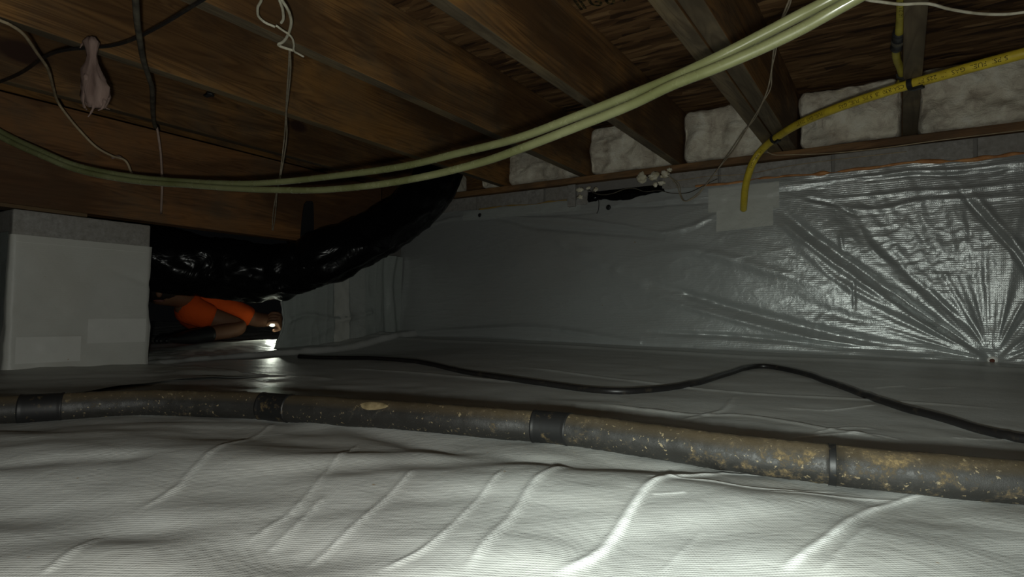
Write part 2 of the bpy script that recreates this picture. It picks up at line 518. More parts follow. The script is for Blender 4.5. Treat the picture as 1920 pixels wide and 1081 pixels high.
_t = NT(M_STRING); _t.color(_t.ramp(_t.noise(_t.mapping(), 40, 4), [(0.3, (0.24, 0.20, 0.14)), (0.7, (0.42, 0.36, 0.26))]))
M_BROWNW = mat('dusty brown wire', (0.22, 0.17, 0.11), 0.75, 0.3)
_t = NT(M_BROWNW); _t.color(_t.ramp(_t.noise(_t.mapping(), 30, 4), [(0.3, (0.24, 0.18, 0.11)), (0.7, (0.44, 0.35, 0.22))]))
M_DUSTY = mat('dusty grey cable', (0.06, 0.055, 0.045), 0.7, 0.3)
_t = NT(M_DUSTY); _t.color(_t.ramp(_t.noise(_t.mapping(), 25, 4), [(0.3, (0.035, 0.03, 0.025)), (0.7, (0.14, 0.125, 0.09))]))
M_PINKW = mat('pinkish wire', (0.36, 0.26, 0.20), 0.7, 0.3)
_t = NT(M_PINKW); _t.color(_t.ramp(_t.noise(_t.mapping(), 30, 4), [(0.3, (0.26, 0.18, 0.14)), (0.7, (0.42, 0.31, 0.25))]))
M_STEEL = mat('zinc washer', (0.85, 0.85, 0.80), 0.35, 0.5, metal=0.15)
_t = NT(M_STEEL); _t.bump(_t.noise(_t.mapping(), 150, 2), 0.1, 0.001)
M_RUST = mat('rusty screw', (0.10, 0.03, 0.015), 0.7, 0.3)
_t = NT(M_RUST); _t.bump(_t.noise(_t.mapping(), 300, 2), 0.3, 0.001)
M_ORANGE = mat('orange work shirt', (0.75, 0.10, 0.012), 0.85, 0.2)
_t = NT(M_ORANGE); _t.bump(_t.noise(_t.mapping(), 25, 4), 0.5, 0.01)
M_PANTS = mat('dark work trousers', (0.03, 0.03, 0.035), 0.9, 0.2)
_t = NT(M_PANTS); _t.bump(_t.noise(_t.mapping(), 22, 4), 0.5, 0.01)
M_SKIN = mat('skin', (0.20, 0.10, 0.055), 0.6, 0.35)
_t = NT(M_SKIN); _t.bump(_t.noise(_t.mapping(), 80, 3), 0.1, 0.003)
M_HAIR = mat('dark hair', (0.012, 0.009, 0.007), 0.6, 0.4)
_t = NT(M_HAIR); _t.bump(_t.noise(_t.mapping((60, 60, 10)), 2, 3), 0.5, 0.004)
M_LENS = bpy.data.materials.new('lit torch lens'); M_LENS.use_nodes = True
_b2 = M_LENS.node_tree.nodes['Principled BSDF']; _b2.inputs['Emission Color'].default_value = (0.95, 1, 0.85, 1); _b2.inputs['Emission Strength'].default_value = 0.9

WD = (0.072, 0.031, 0.009); WL = (0.265, 0.138, 0.045)

# ------------------------------------------------------------------ floor: reinforced sheet laid over uneven ground
def base_floor(x, y):
    x = np.asarray(x, float); y = np.asarray(y, float)
    z = 0.064 * np.clip((y - 1.0) / 1.41, 0, 1) ** 1.15
    z = z * (1 - .9 * sstep(-1.4, -2.0, x) * sstep(2.25, 1.8, y))
    return z


def floor_pt(u, v, lift=0.0):
    z = 0.0
    for _ in range(30):
        p = onz(u, v, z + lift)
        z = 0.5 * z + 0.5 * float(base_floor(p[0], p[1]))
    return onz(u, v, z + lift)


WHITE = {0: .95, 1: .8, 2: .8, 3: .75, 4: .8, 5: .6, 6: .25, 7: .2, 8: .2, 9: .15, 10: .3, 11: .25, 12: .15, 17: .1, 18: .1, 19: .4, 20: .8, 21: .9, 22: .8, 23: .6, 24: .4, 25: .4}   # stress-whitened folds in the plastic
RIDGES = [  # polyline in photo pixels, height, half width (metres)
    ([(1030, 1086), (1110, 1045), (1150, 1005), (1185, 960), (1215, 925), (1250, 905), (1300, 892), (1340, 885), (1370, 878)], .0075, .0050),
    ([(1460, 1081), (1510, 1045), (1560, 1010), (1605, 970), (1650, 945), (1700, 928), (1745, 919)], .0055, .0042),
    ([(1200, 900), (1290, 905), (1340, 908), (1400, 916), (1480, 918), (1580, 914)], .0030, .0040),
    ([(1430, 925), (1500, 926), (1600, 929), (1690, 930)], .0030, .0040),
    ([(1340, 882), (1400, 880), (1460, 880)], .0035, .0040),
    ([(1220, 938), (1290, 936)], .0020, .0030),
    ([(870, 1081), (915, 1020), (960, 970), (1000, 920), (1050, 885), (1085, 875)], .0035, .0045),
    ([(250, 960), (330, 920), (360, 895), (415, 855), (460, 830), (520, 790)], .0030, .0040),
    ([(450, 1025), (510, 985), (565, 945), (675, 835)], .0022, .0035),
    ([(500, 1035), (610, 935)], .0022, .0035),
    ([(565, 1065), (650, 1000), (750, 920), (780, 890)], .0026, .0035),
    ([(690, 1081), (745, 1060), (810, 1025), (880, 960), (950, 890)], .0026, .0035),
    ([(80, 1081), (190, 1000)], .0022, .0035),
    ([(1240, 1070), (1290, 1020), (1320, 990)], .0010, .0030),
    ([(1540, 1081), (1600, 1020), (1640, 985)], .0012, .0030),
    ([(940, 770), (960, 780)], .001, .003),
    ([(960, 685), (1100, 702), (1240, 720), (1385, 735), (1660, 750), (1920, 770)], .0045, .009),
    ([(1120, 758), (1270, 775), (1410, 780), (1550, 808), (1685, 833)], .0050, .007),
    ([(1380, 740), (1360, 765), (1330, 775), (1275, 790)], .0030, .006),
    ([(1525, 817), (1600, 803), (1650, 806)], .0030, .004),
    ([(1480, 826), (1560, 820), (1640, 820), (1700, 832)], .0040, .005),
    ([(1780, 820), (1850, 823), (1920, 823)], .0030, .004),
    ([(1460, 765), (1560, 769), (1650, 758)], .0025, .005),
    ([(1640, 728), (1700, 722)], .0025, .006), ([(1720, 728), (1800, 725)], .0020, .006),
    ([(640, 690), (800, 700), (1000, 720)], .004, .012),
    ([(300, 700), (500, 700), (640, 712)], .004, .014),
]
xs = np.concatenate([np.arange(-5, -2.6, .05), np.arange(-2.6, -1.2, .009), np.arange(-1.2, .5, .0025), np.arange(.5, 2.2, .03)])
ys = np.concatenate([np.arange(-1.6, .1, .03), np.arange(.1, 1.0, .0027), np.arange(1.0, 2.47, .008)])
X, Y = np.meshgrid(xs, ys, indexing='ij')
Z = base_floor(X, Y)
near = 1 - sstep(.9, 1.3, Y)
Z += near * 0.0070 * fbm(X * 2.3 + .4, Y * 3.6, 2, 11) + 0.0035 * fbm(X * 6 + Y * 4, Y * 9 - X * 3, 2, 21) * (0.4 + 0.6 * near)
# long shallow folds running away to the right, as the sheet was dragged
ang = math.radians(52)
Uc = X * math.cos(ang) + Y * math.sin(ang); Vc = -X * math.sin(ang) + Y * math.cos(ang)
Z += 0.0030 * near * fbm(Uc * 1.7, Vc * 11, 2, 5)
# swell in front of the pipe and the dip behind it
d, s, t_ = poly_dist(X, Y, [onz(u, v, 0)[:2] for u, v in [(-250, 850), (60, 845), (330, 855), (640, 880), (900, 905), (1250, 925), (1500, 960)]])
Z += 0.009 * np.exp(-(d / .085) ** 2)
d, s, t_ = poly_dist(X, Y, [onz(u, v, 0)[:2] for u, v in [(-100, 930), (0, 948), (240, 985), (450, 1022), (560, 1040)]])
Z -= 0.007 * np.exp(-(d / .045) ** 2)
d, s, t_ = poly_dist(X, Y, [onz(u, v, 0)[:2] for u, v in [(640, 800), (760, 828), (860, 850), (980, 862), (1100, 872), (1240, 876)]])
Z -= 0.005 * np.exp(-(d / .035) ** 2)
d, s, t_ = poly_dist(X, Y, [onz(u, v, 0)[:2] for u, v in [(-60, 892), (0, 888), (100, 880), (235, 875)]])
Z -= 0.003 * np.exp(-(d / .022) ** 2)
# the sheet steps up over a low footing in the gap under the girder
step = sstep(-2.165 + .008 * vnoise(Y * 9, Y * 0, 2), -2.20 + .008 * vnoise(Y * 9, Y * 0, 2), X) * sstep(1.045, 1.075, Y)
Z += step * (.012 + .012 * sstep(1.2, 1.7, Y))
d, s, t_ = poly_dist(X, Y, [(-2.75, 1.55), (-2.6, 1.75), (-2.5, 1.95)])
Z += 0.014 * np.exp(-(d / .16) ** 2) * step
Z += step * 0.005 * fbm(X * 9, Y * 14, 3, 8)
# creases
CR = np.zeros_like(Z)
for ri, (pts, hgt, hw) in enumerate(RIDGES):
    P = smooth_poly([floor_pt(u, v)[:2] for u, v in pts], 5)
    hw *= 1.15
    lo = P.min(0) - .06; hi = P.max(0) + .06
    i0, i1 = np.searchsorted(xs, [lo[0], hi[0]]); j0, j1 = np.searchsorted(ys, [lo[1], hi[1]])
    if i1 - i0 < 2 or j1 - j0 < 2: continue
    sx, sy = X[i0:i1, j0:j1], Y[i0:i1, j0:j1]
    d, s, tt = poly_dist(sx, sy, P)
    env = sstep(0, .12, tt) * sstep(1, .88, tt)
    wob = 1 + .25 * vnoise(sx * 40, sy * 40, 2)
    wh = WHITE.get(ri, .1)
    CR[i0:i1, j0:j1] = np.maximum(CR[i0:i1, j0:j1], wh * env * np.exp(-(d / (hw * (.85 if wh > .5 else .6))) ** 4) * (1 + .3 * vnoise(sx * 60, sy * 60, 3)))
    Z[i0:i1, j0:j1] += (.42 if wh > .5 else .62) * hgt * wob * env * (np.exp(-(d / hw) ** 2) - .12 * np.exp(-(d / (hw * 3.2)) ** 2))
# sheet sweeps up a little against the far wall
Z += 0.008 * sstep(2.30, 2.47, Y) * (X > -2.35) + 0.007 * np.exp(-((Y - 2.24 - .03 * vnoise(X * 2, X * 0, 4)) / .03) ** 2) * (X > -2.3)
me = grid_mesh('floor', np.stack([X, Y, Z], -1), len(xs), len(ys))
at_ = me.attributes.new('crease', 'FLOAT', 'POINT'); at_.data.foreach_set('value', np.clip(CR, 0, 1).astype(np.float32).ravel())
floor_o = link('floor', me, M_FLOOR, smooth=True)
tag(floor_o, 'rippled white reinforced plastic sheet covering the crawl space ground', 'ground sheet', kind='structure')


def floor_z(x, y):
    i = np.clip(np.searchsorted(xs, x) - 1, 0, len(xs) - 2); j = np.clip(np.searchsorted(ys, y) - 1, 0, len(ys) - 2)
    fx = (x - xs[i]) / (xs[i + 1] - xs[i]); fy = (y - ys[j]) / (ys[j + 1] - ys[j])
    return (Z[i, j] * (1 - fx) + Z[i + 1, j] * fx) * (1 - fy) + (Z[i, j + 1] * (1 - fx) + Z[i + 1, j + 1] * fx) * fy


# ------------------------------------------------------------------ ceiling: subfloor boards
ceil = thing('ceiling', (-1, 1, SUB_Z), 'brown strand board subfloor above the joists', 'subfloor', kind='structure')
for i, (x0, x1) in enumerate([(-5.0, -3.622), (-3.618, -1.182), (-1.178, 1.258), (1.262, 2.6)]):
    for j, (y0, y1) in enumerate([(-1.7, -0.002), (0.002, 1.216), (1.22, 2.59)]):
        box_obj('board', (x0, y0, SUB_Z), (x1, y1, SUB_Z + .018), M_OSB, ceil)
# black factory print on the strand board, cut off in the photo
def ribbon(bm, pts, w, zoff):
    pts = [Vector(p) for p in pts]
    vs = []
    for i, p in enumerate(pts):
        t = (pts[min(i + 1, len(pts) - 1)] - pts[max(i - 1, 0)]).normalized()
        n = Vector((-t.y, t.x, 0)) * w
        vs.append((bm.verts.new(p + n + Vector((0, 0, zoff))), bm.verts.new(p - n + Vector((0, 0, zoff)))))
    for a, b in zip(vs[:-1], vs[1:]):
        bm.faces.new((a[0], a[1], b[1], b[0]))
bm = bmesh.new()
for strokes in [[(1068, -14), (1083, 8), (1091, 18)], [(1078, -14), (1091, 6), (1098, 16)], [(1086, -14), (1096, 2)],
                [(1106, -10), (1106, 2), (1112, 8), (1122, 10), (1127, 6), (1122, 2), (1115, 3)],
                [(1133, -10), (1138, 3), (1146, 7), (1151, 2), (1148, -8)], [(1136, 1), (1148, -2)], [(1168, 2), (1178, -1), (1186, -2)]]:
    ribbon(bm, smooth_poly([onz(u, v, SUB_Z) for u, v in strokes], 4), .0042, -.0008)
me = bpy.data.meshes.new('printed_mark'); bm.to_mesh(me); bm.free()
link('printed_mark', me, M_INK, ceil)

# ------------------------------------------------------------------ far block wall with sill
wallb = thing('wall_back', (-.6, WALL_Y + .1, 0), 'grey concrete block foundation wall under the sill plate', 'wall', kind='structure')
VX0, VX1 = -1.19, -.846
box_obj('mortar_core', (-3.4, WALL_Y + .022, -.1), (VX0 - .1, WALL_Y + .2, SILL_B - .002), M_MORTAR, wallb)
box_obj('mortar_core', (VX1, WALL_Y + .022, -.1), (2.2, WALL_Y + .2, SILL_B - .002), M_MORTAR, wallb)
box_obj('mortar_core', (VX0 - .1, WALL_Y + .022, -.1), (VX1, WALL_Y + .2, .690), M_MORTAR, wallb)
box_obj('mortar_core', (VX0 - .1, WALL_Y + .022, .752), (VX1, WALL_Y + .2, SILL_B - .002), M_MORTAR, wallb)
J = [-3.047, -2.640, -2.233, -1.827, -1.42, -1.013, -.607, -.203, .207, .614, 1.02, 1.427, 1.83]
for a, b in zip(J[:-1], J[1:]):
    segs = [(a + .005, b - .005)]
    if b > VX0 - .09 and a < VX1:
        segs = []
        if a + .005 < VX0 - .095: segs.append((a + .005, VX0 - .095))
        if b - .005 > VX1 + .03: segs.append((VX1 + .003, b - .005))
    for p, q in segs:
        box_obj('concrete_block', (p, WALL_Y + .012 + random.uniform(0, .003), .605), (q, WALL_Y + .06, SILL_B - .004), M_CONC, wallb, .003)

wood_sill = wood('sill wood', (0.10, 0.05, 0.022), (0.24, 0.135, 0.06), axis=0, seed=4.2)
sill = box_obj('sill_plate', (-3.2, WALL_Y - .006, SILL_B), (2.2, WALL_Y + .135, JOIST_B - .001), wood_sill, None, .003)
tag(sill, 'long brown sill plate along the top of the block wall', 'sill')
rim = box_obj('rim_board', (-3.4, WALL_Y + .148, JOIST_B), (2.2, WALL_Y + .186, SUB_Z - .001), wood('rim wood', WD, WL, axis=0, seed=9), None, .002)
tag(rim, 'dark rim board behind the insulation above the sill', 'board')

# ------------------------------------------------------------------ joists
def pt_on_x(u, v, x):
    return tuple(onx(u, v, x))
KN5 = [(pt_on_x(40, 98, -2.11 + .019), .036), (pt_on_x(558, 236, -2.11 + .019), .024)]
JO = [  # x centre, width, label, knots
    (.030, .042, 'floor joist that the black clip and yellow pipe cross below', ()),
    (-.395, .046, 'dusty joist board, thinner half of the doubled pair beside the batt', ()),
    (-.345, .046, 'dusty joist board, half of the doubled pair facing the gas pipe', ()),
    (-.777, .038, 'floor joist next to the strand board with black print', ()),
    (-1.207, .040, 'floor joist that the white wire bundle and string hang from', ()),
    (-1.655, .038, 'floor joist hung with a pink insulation tuft and a black blob', ()),
    (-2.110, .038, 'floor joist with two dark knots just above the girder', KN5),
    (.436, .038, 'floor joist beyond the yellow pipe, past the clipped joist', ()),
    (-2.52, .038, 'floor joist behind the girder above the black duct', ()),
]
M_EDGE = wood('weathered joist edge', (0.085, 0.062, 0.036), (0.20, 0.155, 0.095), axis=1, seed=17.0)
for k, (jx, jw, lab, kn) in enumerate(JO):
    m = wood('joist wood %d' % k, WD, WL, axis=1, seed=k * 1.37 + .3, knots=kn)
    bm = bmesh.new()
    bm_box(bm, (jx - jw / 2, -1.6, JOIST_B), (jx + jw / 2, WALL_Y + .146, SUB_Z - .0005), .0035)
    bm.normal_update()
    for f in bm.faces: f.material_index = 1 if f.normal.z < -.5 else 0
    me = bpy.data.meshes.new('floor_joist'); bm.to_mesh(me); bm.free()
    o = link('floor_joist', me, m); me.materials.append(M_EDGE)
    tag(o, lab, 'joist', 'floor joists')

# girder on the pier
gm = wood('girder wood', (0.080, 0.035, 0.012), (0.20, 0.095, 0.034), axis=1, seed=21.0)
gird = thing('girder', (BEAM_X - .05, .8, BEAM_B), 'deep brown timber girder resting on the wrapped pier', 'beam')
box_obj('beam_ply', (BEAM_X - .040, -1.5, BEAM_B), (BEAM_X, 2.12, JOIST_B - .002), gm, gird, .003)
box_obj('beam_ply', (BEAM_X - .082, -1.5, BEAM_B + .002), (BEAM_X - .042, 2.12, JOIST_B - .002), wood('girder wood b', WD, WL, axis=1, seed=25), gird, .003)
box_obj('shim', (BEAM_X - .08, .55, BEAM_B - .012), (BEAM_X + .004, .83, BEAM_B - .0005), wood('shim wood', (0.05, 0.03, 0.016), (0.10, 0.065, 0.035), axis=1, seed=2), gird, .002)

# ------------------------------------------------------------------ pier
PY0, PY1 = .643, 1.030
pier = thing('support_pier', (BEAM_X - .1, .84, 0), 'block pier wrapped in white plastic sheet under the girder', 'pier')
box_obj('core_block', (BEAM_X - .19, PY0 + .006, -.02), (BEAM_X - .006, PY1 - .006, .40), M_CONC, pier, .004)
cap = box_obj('cap_block', (BEAM_X - .195, PY0 - .003, .4005), (BEAM_X - .001, PY1 - .004, BEAM_B - .013), M_CONC, pier, .006)
cap['label'] = 'bare grey concrete cap block'
# wrap: a skin around the four sides, slightly slack
def wrap_mesh(name, x0, x1, y0, y1, z0, z1, off, seed, flare):
    per = []
    n = 46
    for a, b in [((x1, y0), (x1, y1)), ((x1, y1), (x0, y1)), ((x0, y1), (x0, y0)), ((x0, y0), (x1, y0))]:
        for i in range(n):
            t = i / n; per.append((a[0] + (b[0] - a[0]) * t, a[1] + (b[1] - a[1]) * t))
    per = np.array(per); zz = np.linspace(z0, z1, 60)
    cx, cy = (x0 + x1) / 2, (y0 + y1) / 2
    V = np.zeros((60, len(per), 3))
    for i, z in enumerate(zz):
        dx = per[:, 0] - cx; dy = per[:, 1] - cy
        nx = np.where(np.abs(dx) > (x1 - x0) / 2 - 1e-6, np.sign(dx), 0); ny = np.where(np.abs(dy) > (y1 - y0) / 2 - 1e-6, np.sign(dy), 0)
        L = np.maximum(np.hypot(nx, ny), 1e-6)
        q = (z - z0) / (z1 - z0)
        a = per[:, 1] * 7 + per[:, 0] * 5
        h = off + .004 * fbm(a * 1.0, z * 9 + 0 * a, 3, seed) * (1 - q ** 4) + flare * math.exp(-q * 14)
        # slack diagonal fold near one upper corner
        f = np.exp(-((z - (.335 - .32 * (per[:, 1] - (y1 - .17)))) / .012) ** 2) * sstep(y1 - .16, y1 - .08, per[:, 1]) * (nx > 0)
        h = h - .004 * f
        V[i, :, 0] = per[:, 0] + nx / L * h; V[i, :, 1] = per[:, 1] + ny / L * h; V[i, :, 2] = z
    return grid_mesh(name, V, 60, len(per), wrap=True)
fz = min(float(floor_z(BEAM_X + .02, PY0)), float(floor_z(BEAM_X + .02, PY1)))
wrap = link('plastic_wrap', wrap_mesh('plastic_wrap', BEAM_X - .192, BEAM_X - .004, PY0, PY1 - .002, fz - .004, .408, .006, 31, .006), M_PIER, pier, smooth=True)
wrap['label'] = 'white plastic sheet wrapped round the pier'
# silver strip lapped round the near corner, and tape patches
V = np.zeros((40, 14, 3))
for i in range(40):
    for j in range(14):
        z = .004 + fz + (.41 - fz) * i / 39
        t = j / 13
        off = .012 + .003 * vnoise(z * 20, t * 4, 5) + (.018 * (1 - i / 39) ** 3)
        V[i, j] = (BEAM_X - .19 + t * .195, PY0 - off, z)
link('corner_lap', grid_mesh('corner_lap', V, 40, 14), M_SIDE, pier, smooth=True)
def face_patch(name, u0, v0, u1, v1, x, m, par, seed):
    a = onx(u0, v0, x); b = onx(u1, v1, x)
    n = 20
    V = np.zeros((n, n, 3))
    for i in range(n):
        for j in range(n):
            y = a[1] + (b[1] - a[1]) * i / (n - 1); z = a[2] + (b[2] - a[2]) * j / (n - 1)
            V[i, j] = (x + .0008 + .0015 * vnoise(y * 30, z * 30, seed), y, z)
    return link(name, grid_mesh(name, V, n, n), m, par, smooth=True)
face_patch('tape_patch', 165, 597, 272, 640, BEAM_X + .0085, M_PATCH, pier, 3)
face_patch('tape_patch', 30, 452, 272, 474, BEAM_X + .0085, M_PATCH, pier, 6)
face_patch('tape_patch', 30, 632, 150, 676, BEAM_X + .0095, M_PATCH, pier, 9)
# skirt of sheet spread on the ground around the pier
V = np.zeros((30, 60, 3))
for i in range(30):
    for j in range(60):
        x = BEAM_X + .004 + .62 * i / 29; y = PY0 - .30 + (.30 + PY1 - PY0 + .035 - .02 * i / 29) * j / 59
        V[i, j] = (x, y, float(floor_z(x, y)) + .0035 + .002 * (1 + vnoise(x * 9, y * 9, 12)) * (.3 + .7 * (i / 29)))
sk = link('ground_skirt', grid_mesh('ground_skirt', V, 30, 60), M_PIER, pier, smooth=True)
sk['label'] = 'flap of sheet spread on the ground in front of the pier'

# ------------------------------------------------------------------ wall liner sheet
lx = np.arange(-2.335, 1.6, .0042); lz = np.concatenate([np.linspace(.03, LINER_T, 200)])
LX, LZ = np.meshgrid(lx, lz, indexing='ij')
FX, FZ = [ony(1862, 676, WALL_Y - .02)[k] for k in (0, 2)]
out = 0.006 + 0.014 * sstep(LINER_T, LINER_T - .30, LZ) + .012 * sstep(.22, .05, LZ)
out += .010 * sstep(LINER_T - .05, LINER_T - .25, LZ) * fbm(LX * 1.8, LZ * 2.6, 2, 41)
# pleats fanning out from the lower fastener
r = np.hypot(LX - FX, LZ - FZ); th = np.arctan2(LZ - FZ, LX - FX)
amp = .0075 * sstep(0.0, .16, r) * (1 - sstep(.55, 1.25, r))
out += amp * (fbm(th * 5.0, r * 1.5, 3, 77)) * 1.0 + .0010 * sstep(.0, .05, r) * (1 - sstep(.2, .6, r)) * np.sin(th * 46 + 3 * vnoise(th * 6, r * 2, 9))
out -= .020 * np.exp(-(r / .035) ** 2)
FOLDS = [  # pixel polyline, depth (+ out, - in), half width
    ([(1454, 385), (1520, 437), (1595, 491), (1720, 580), (1850, 668)], -.014, .014), ([(1440, 400), (1590, 512), (1720, 598), (1845, 672)], .010, .012),
    ([(1200, 525), (1290, 552), (1366, 575), (1575, 629), (1700, 654), (1824, 672)], -.012, .018), ([(1200, 550), (1366, 596), (1575, 645), (1780, 670)], .007, .012),
    ([(1190, 622), (1290, 626), (1400, 632), (1640, 655), (1824, 672)], -.010, .010),
    ([(1480, 440), (1575, 529), (1720, 604), (1830, 664)], .006, .012),
    ([(1690, 495), (1716, 525), (1816, 612), (1850, 660)], -.007, .010),
    ([(1790, 340), (1824, 383), (1900, 470), (1960, 560)], -.008, .008), ([(1810, 340), (1850, 390), (1940, 500)], .006, .010),
    ([(1868, 660), (1920, 566), (1960, 500)], .006, .007), ([(1870, 668), (1925, 598), (1980, 540)], -.006, .008), ([(1875, 670), (1930, 628), (1990, 590)], .006, .006), ([(1880, 676), (1940, 650), (2000, 635)], -.005, .006),
    ([(892, 403), (950, 412), (1007, 425), (1155, 437), (1240, 445)], -.008, .010), ([(892, 403), (1000, 405), (1120, 415), (1240, 436)], .005, .008),
    ([(885, 405), (830, 412), (790, 425)], .004, .008), ([(1005, 425), (1080, 470), (1200, 530)], .007, .030),
    ([(1140, 388), (1100, 398), (1010, 402), (910, 402)], -.004, .006), ([(1140, 388), (1240, 384), (1330, 378)], -.004, .006),
    ([(1460, 356), (1620, 338), (1780, 325), (1930, 310)], -.006, .006), ([(1460, 348), (1620, 330), (1780, 315), (1930, 300)], .004, .006),
    ([(1460, 362), (1560, 385), (1640, 392), (1760, 372), (1920, 365)], .005, .010), ([(1540, 372), (1700, 360), (1920, 340)], .004, .008),
    ([(1500, 370), (1560, 382), (1610, 404)], -.006, .008), ([(1600, 410), (1640, 470), (1680, 500)], .005, .010),
    ([(760, 624), (900, 616), (1010, 614), (1200, 640)], .008, .012), ([(760, 630), (900, 630), (1100, 645), (1300, 652)], -.006, .010),
    ([(1200, 478), (1300, 470), (1420, 500), (1560, 540)], .006, .020), ([(1220, 440), (1290, 425), (1340, 400)], .004, .010),
    ([(1575, 430), (1580, 480)], .004, .006), ([(1600, 520), (1602, 580)], -.004, .004),
]
for pts, dd, hw in FOLDS:
    P = smooth_poly([ony(u, v, WALL_Y - .015)[[0, 2]] for u, v in pts], 5)
    d, s, tt = poly_dist(LX, LZ, P)
    out += dd * sstep(-.03, .3, tt) * (.45 + .55 * sstep(1, .75, tt)) * np.exp(-(d / hw) ** 2) * (1 + .3 * vnoise(LX * 25, LZ * 25, 6))
# crinkled field left of the fastener and small creases elsewhere
reg = np.exp(-((LX - .0) / .26) ** 2 - ((LZ - .40) / .17) ** 2) + .6 * np.exp(-((LX + .22) / .16) ** 2 - ((LZ - .18) / .06) ** 2) + .35 * np.exp(-((LZ - LINER_T + .03) / .03) ** 2) * sstep(-.5, -.3, LX)
out += (.0002 + .0024 * reg) * (1 - np.abs(fbm(LX * 22 + 2 * vnoise(LX * 8, LZ * 8, 1), LZ * 30, 3, 55))) * 1.2
out += .0008 * (1 - np.abs(vnoise(LX * 9 + LZ * 6, LZ * 22 - LX * 4, 61))) ** 4
# hem band along the top, lapped at the left end
hem = sstep(LINER_T - .052, LINER_T - .046, LZ)
out += .003 * hem + .002 * hem * vnoise(LX * 16, LZ * 40, 8)
top = LINER_T + .006 * fbm(LX * 5, LX * 0, 3, 15) - LINER_T
V = np.stack([LX, WALL_Y + .012 - np.maximum(out, .002), LZ + top * sstep(.4, LINER_T, LZ)], -1)
# the foot of the sheet turns out on to the ground
V[:, :, 1] -= .035 * np.exp(-((lz - .03) / .03)) [None, :]
liner = thing('wall_liner', (-.6, WALL_Y, .05), 'silver plastic liner hung on the block wall, creased toward a washer', 'plastic sheet')
sheet = link('sheet', grid_mesh('sheet', V, len(lx), len(lz)), M_LINER, liner, smooth=True)


def liner_y(x, z):
    i = int(np.clip(np.searchsorted(lx, x), 0, len(lx) - 1)); j = int(np.clip(np.searchsorted(lz, z), 0, len(lz) - 1))
    return float(V_L[i, j, 1])
V_L = V.copy()

def washer(u, v, rad, m1, m2, label=None):
    p = ony(u, v, WALL_Y - .02); y = liner_y(p[0], p[2])
    bm = bmesh.new()
    prof = [(0.0, .0045), (rad * .55, .0042), (rad * .85, .003), (rad, .0)]
    n = 20; rings = []
    for rr, hh in prof:
        rings.append([bm.verts.new((p[0] + rr * math.cos(2 * math.pi * k / n), y - .001 - hh, p[2] + rr * math.sin(2 * math.pi * k / n))) for k in range(n)] if rr > 0 else [bm.verts.new((p[0], y - .001 - hh, p[2]))])
    for k in range(n): bm.faces.new((rings[0][0], rings[1][k], rings[1][(k + 1) % n]))
    for a, b in zip(rings[1:-1], rings[2:]):
        for k in range(n): bm.faces.new((a[k], b[k], b[(k + 1) % n], a[(k + 1) % n]))
    bmesh.ops.recalc_face_normals(bm, faces=bm.faces[:])
    me = bpy.data.meshes.new('washer'); bm.to_mesh(me); bm.free()
    o = link('washer', me, m1, liner, smooth=True)
    if label: o['label'] = label
    # screw head with a cross slot
    bm = bmesh.new()
    bmesh.ops.create_cone(bm, cap_ends=True, segments=12, radius1=rad * .52, radius2=rad * .42, depth=.004, matrix=Matrix.Translation((p[0] - rad * .12, y - .0065, p[2])) @ Matrix.Rotation(math.pi / 2, 4, 'X'))
    me = bpy.data.meshes.new('screw_head'); bm.to_mesh(me); bm.free()
    s = bpy.data.objects.new('screw_head', me); COL.objects.link(s); me.materials.append(m2); s.parent = o
washer(1862, 676, .014, M_STEEL, M_RUST, 'shiny washer with rusty screw')
washer(895, 402, .011, M_BLACK, M_BLACK, 'black fastener')
washer(1137, 387, .012, M_BLACK, M_BLACK, 'black fastener')

# tape round the gas pipe entry, following the sheet
def liner_patch(name, x0, z0, x1, z1, m, off, n=26, seed=0, skew=0.0):
    W = np.zeros((n, n, 3))
    for i in range(n):
        for j in range(n):
            x = x0 + (x1 - x0) * i / (n - 1); z = z0 + (z1 - z0) * j / (n - 1) + skew * i / (n - 1)
            ys_ = [liner_y(x + dx, z + dz) for dx in (-.012, 0, .012) for dz in (-.012, 0, .012)]
            W[i, j] = (x, min(ys_) - off - .0012 * vnoise(x * 40, z * 40, seed), z)
    return link(name, grid_mesh(name, W, n, n), m, liner, smooth=True)
a = ony(1326, 398, WALL_Y - .015); b = ony(1460, 343, WALL_Y - .015)
liner_patch('tape_patch', a[0], a[2], b[0], LINER_T - .012, M_TAPE, .0015, seed=1)
a = ony(1342, 434, WALL_Y - .015); b = ony(1449, 360, WALL_Y - .015)
liner_patch('tape_patch', a[0], a[2], b[0], b[2], M_TAPE, .003, seed=2, skew=.012)
liner_patch('hem_tape', -1.9, LINER_T - .052, -1.22, LINER_T - .004, M_TAPEG, .002, n=40, seed=4)

# sealant bead squeezed out along the top edge
def bead(x0, x1, seed, m, r0):
    X_ = np.arange(x0, x1, .006)
    P = np.stack([X_, np.full(X_.shape, WALL_Y + .007), LINER_T + .004 + .006 * fbm(X_ * 5, X_ * 0, 3, 15) + .002 * vnoise(X_ * 30, X_ * 0, seed)], -1)
    f = lambda s: max(.0012, r0 * (1 + .9 * float(vnoise(np.array(s * (x1 - x0) * 26), np.array(0.3), seed))))
    return link('sealant_bead', tube_mesh('sealant_bead', P, f, 8), m, liner, smooth=True)
bead(-.70, 1.55, 3, M_SEAL, .0052)['label'] = 'orange sealant bead along the top edge'
M_SEAL2 = mat('yellow sealant', (0.36, 0.24, 0.07), 0.6, 0.3); _t = NT(M_SEAL2); _t.bump(_t.noise(_t.mapping(), 80, 3), 0.5, 0.004)
bead(-1.80, -1.29, 5, M_SEAL2, .0040)['label'] = 'yellowish sealant bead'

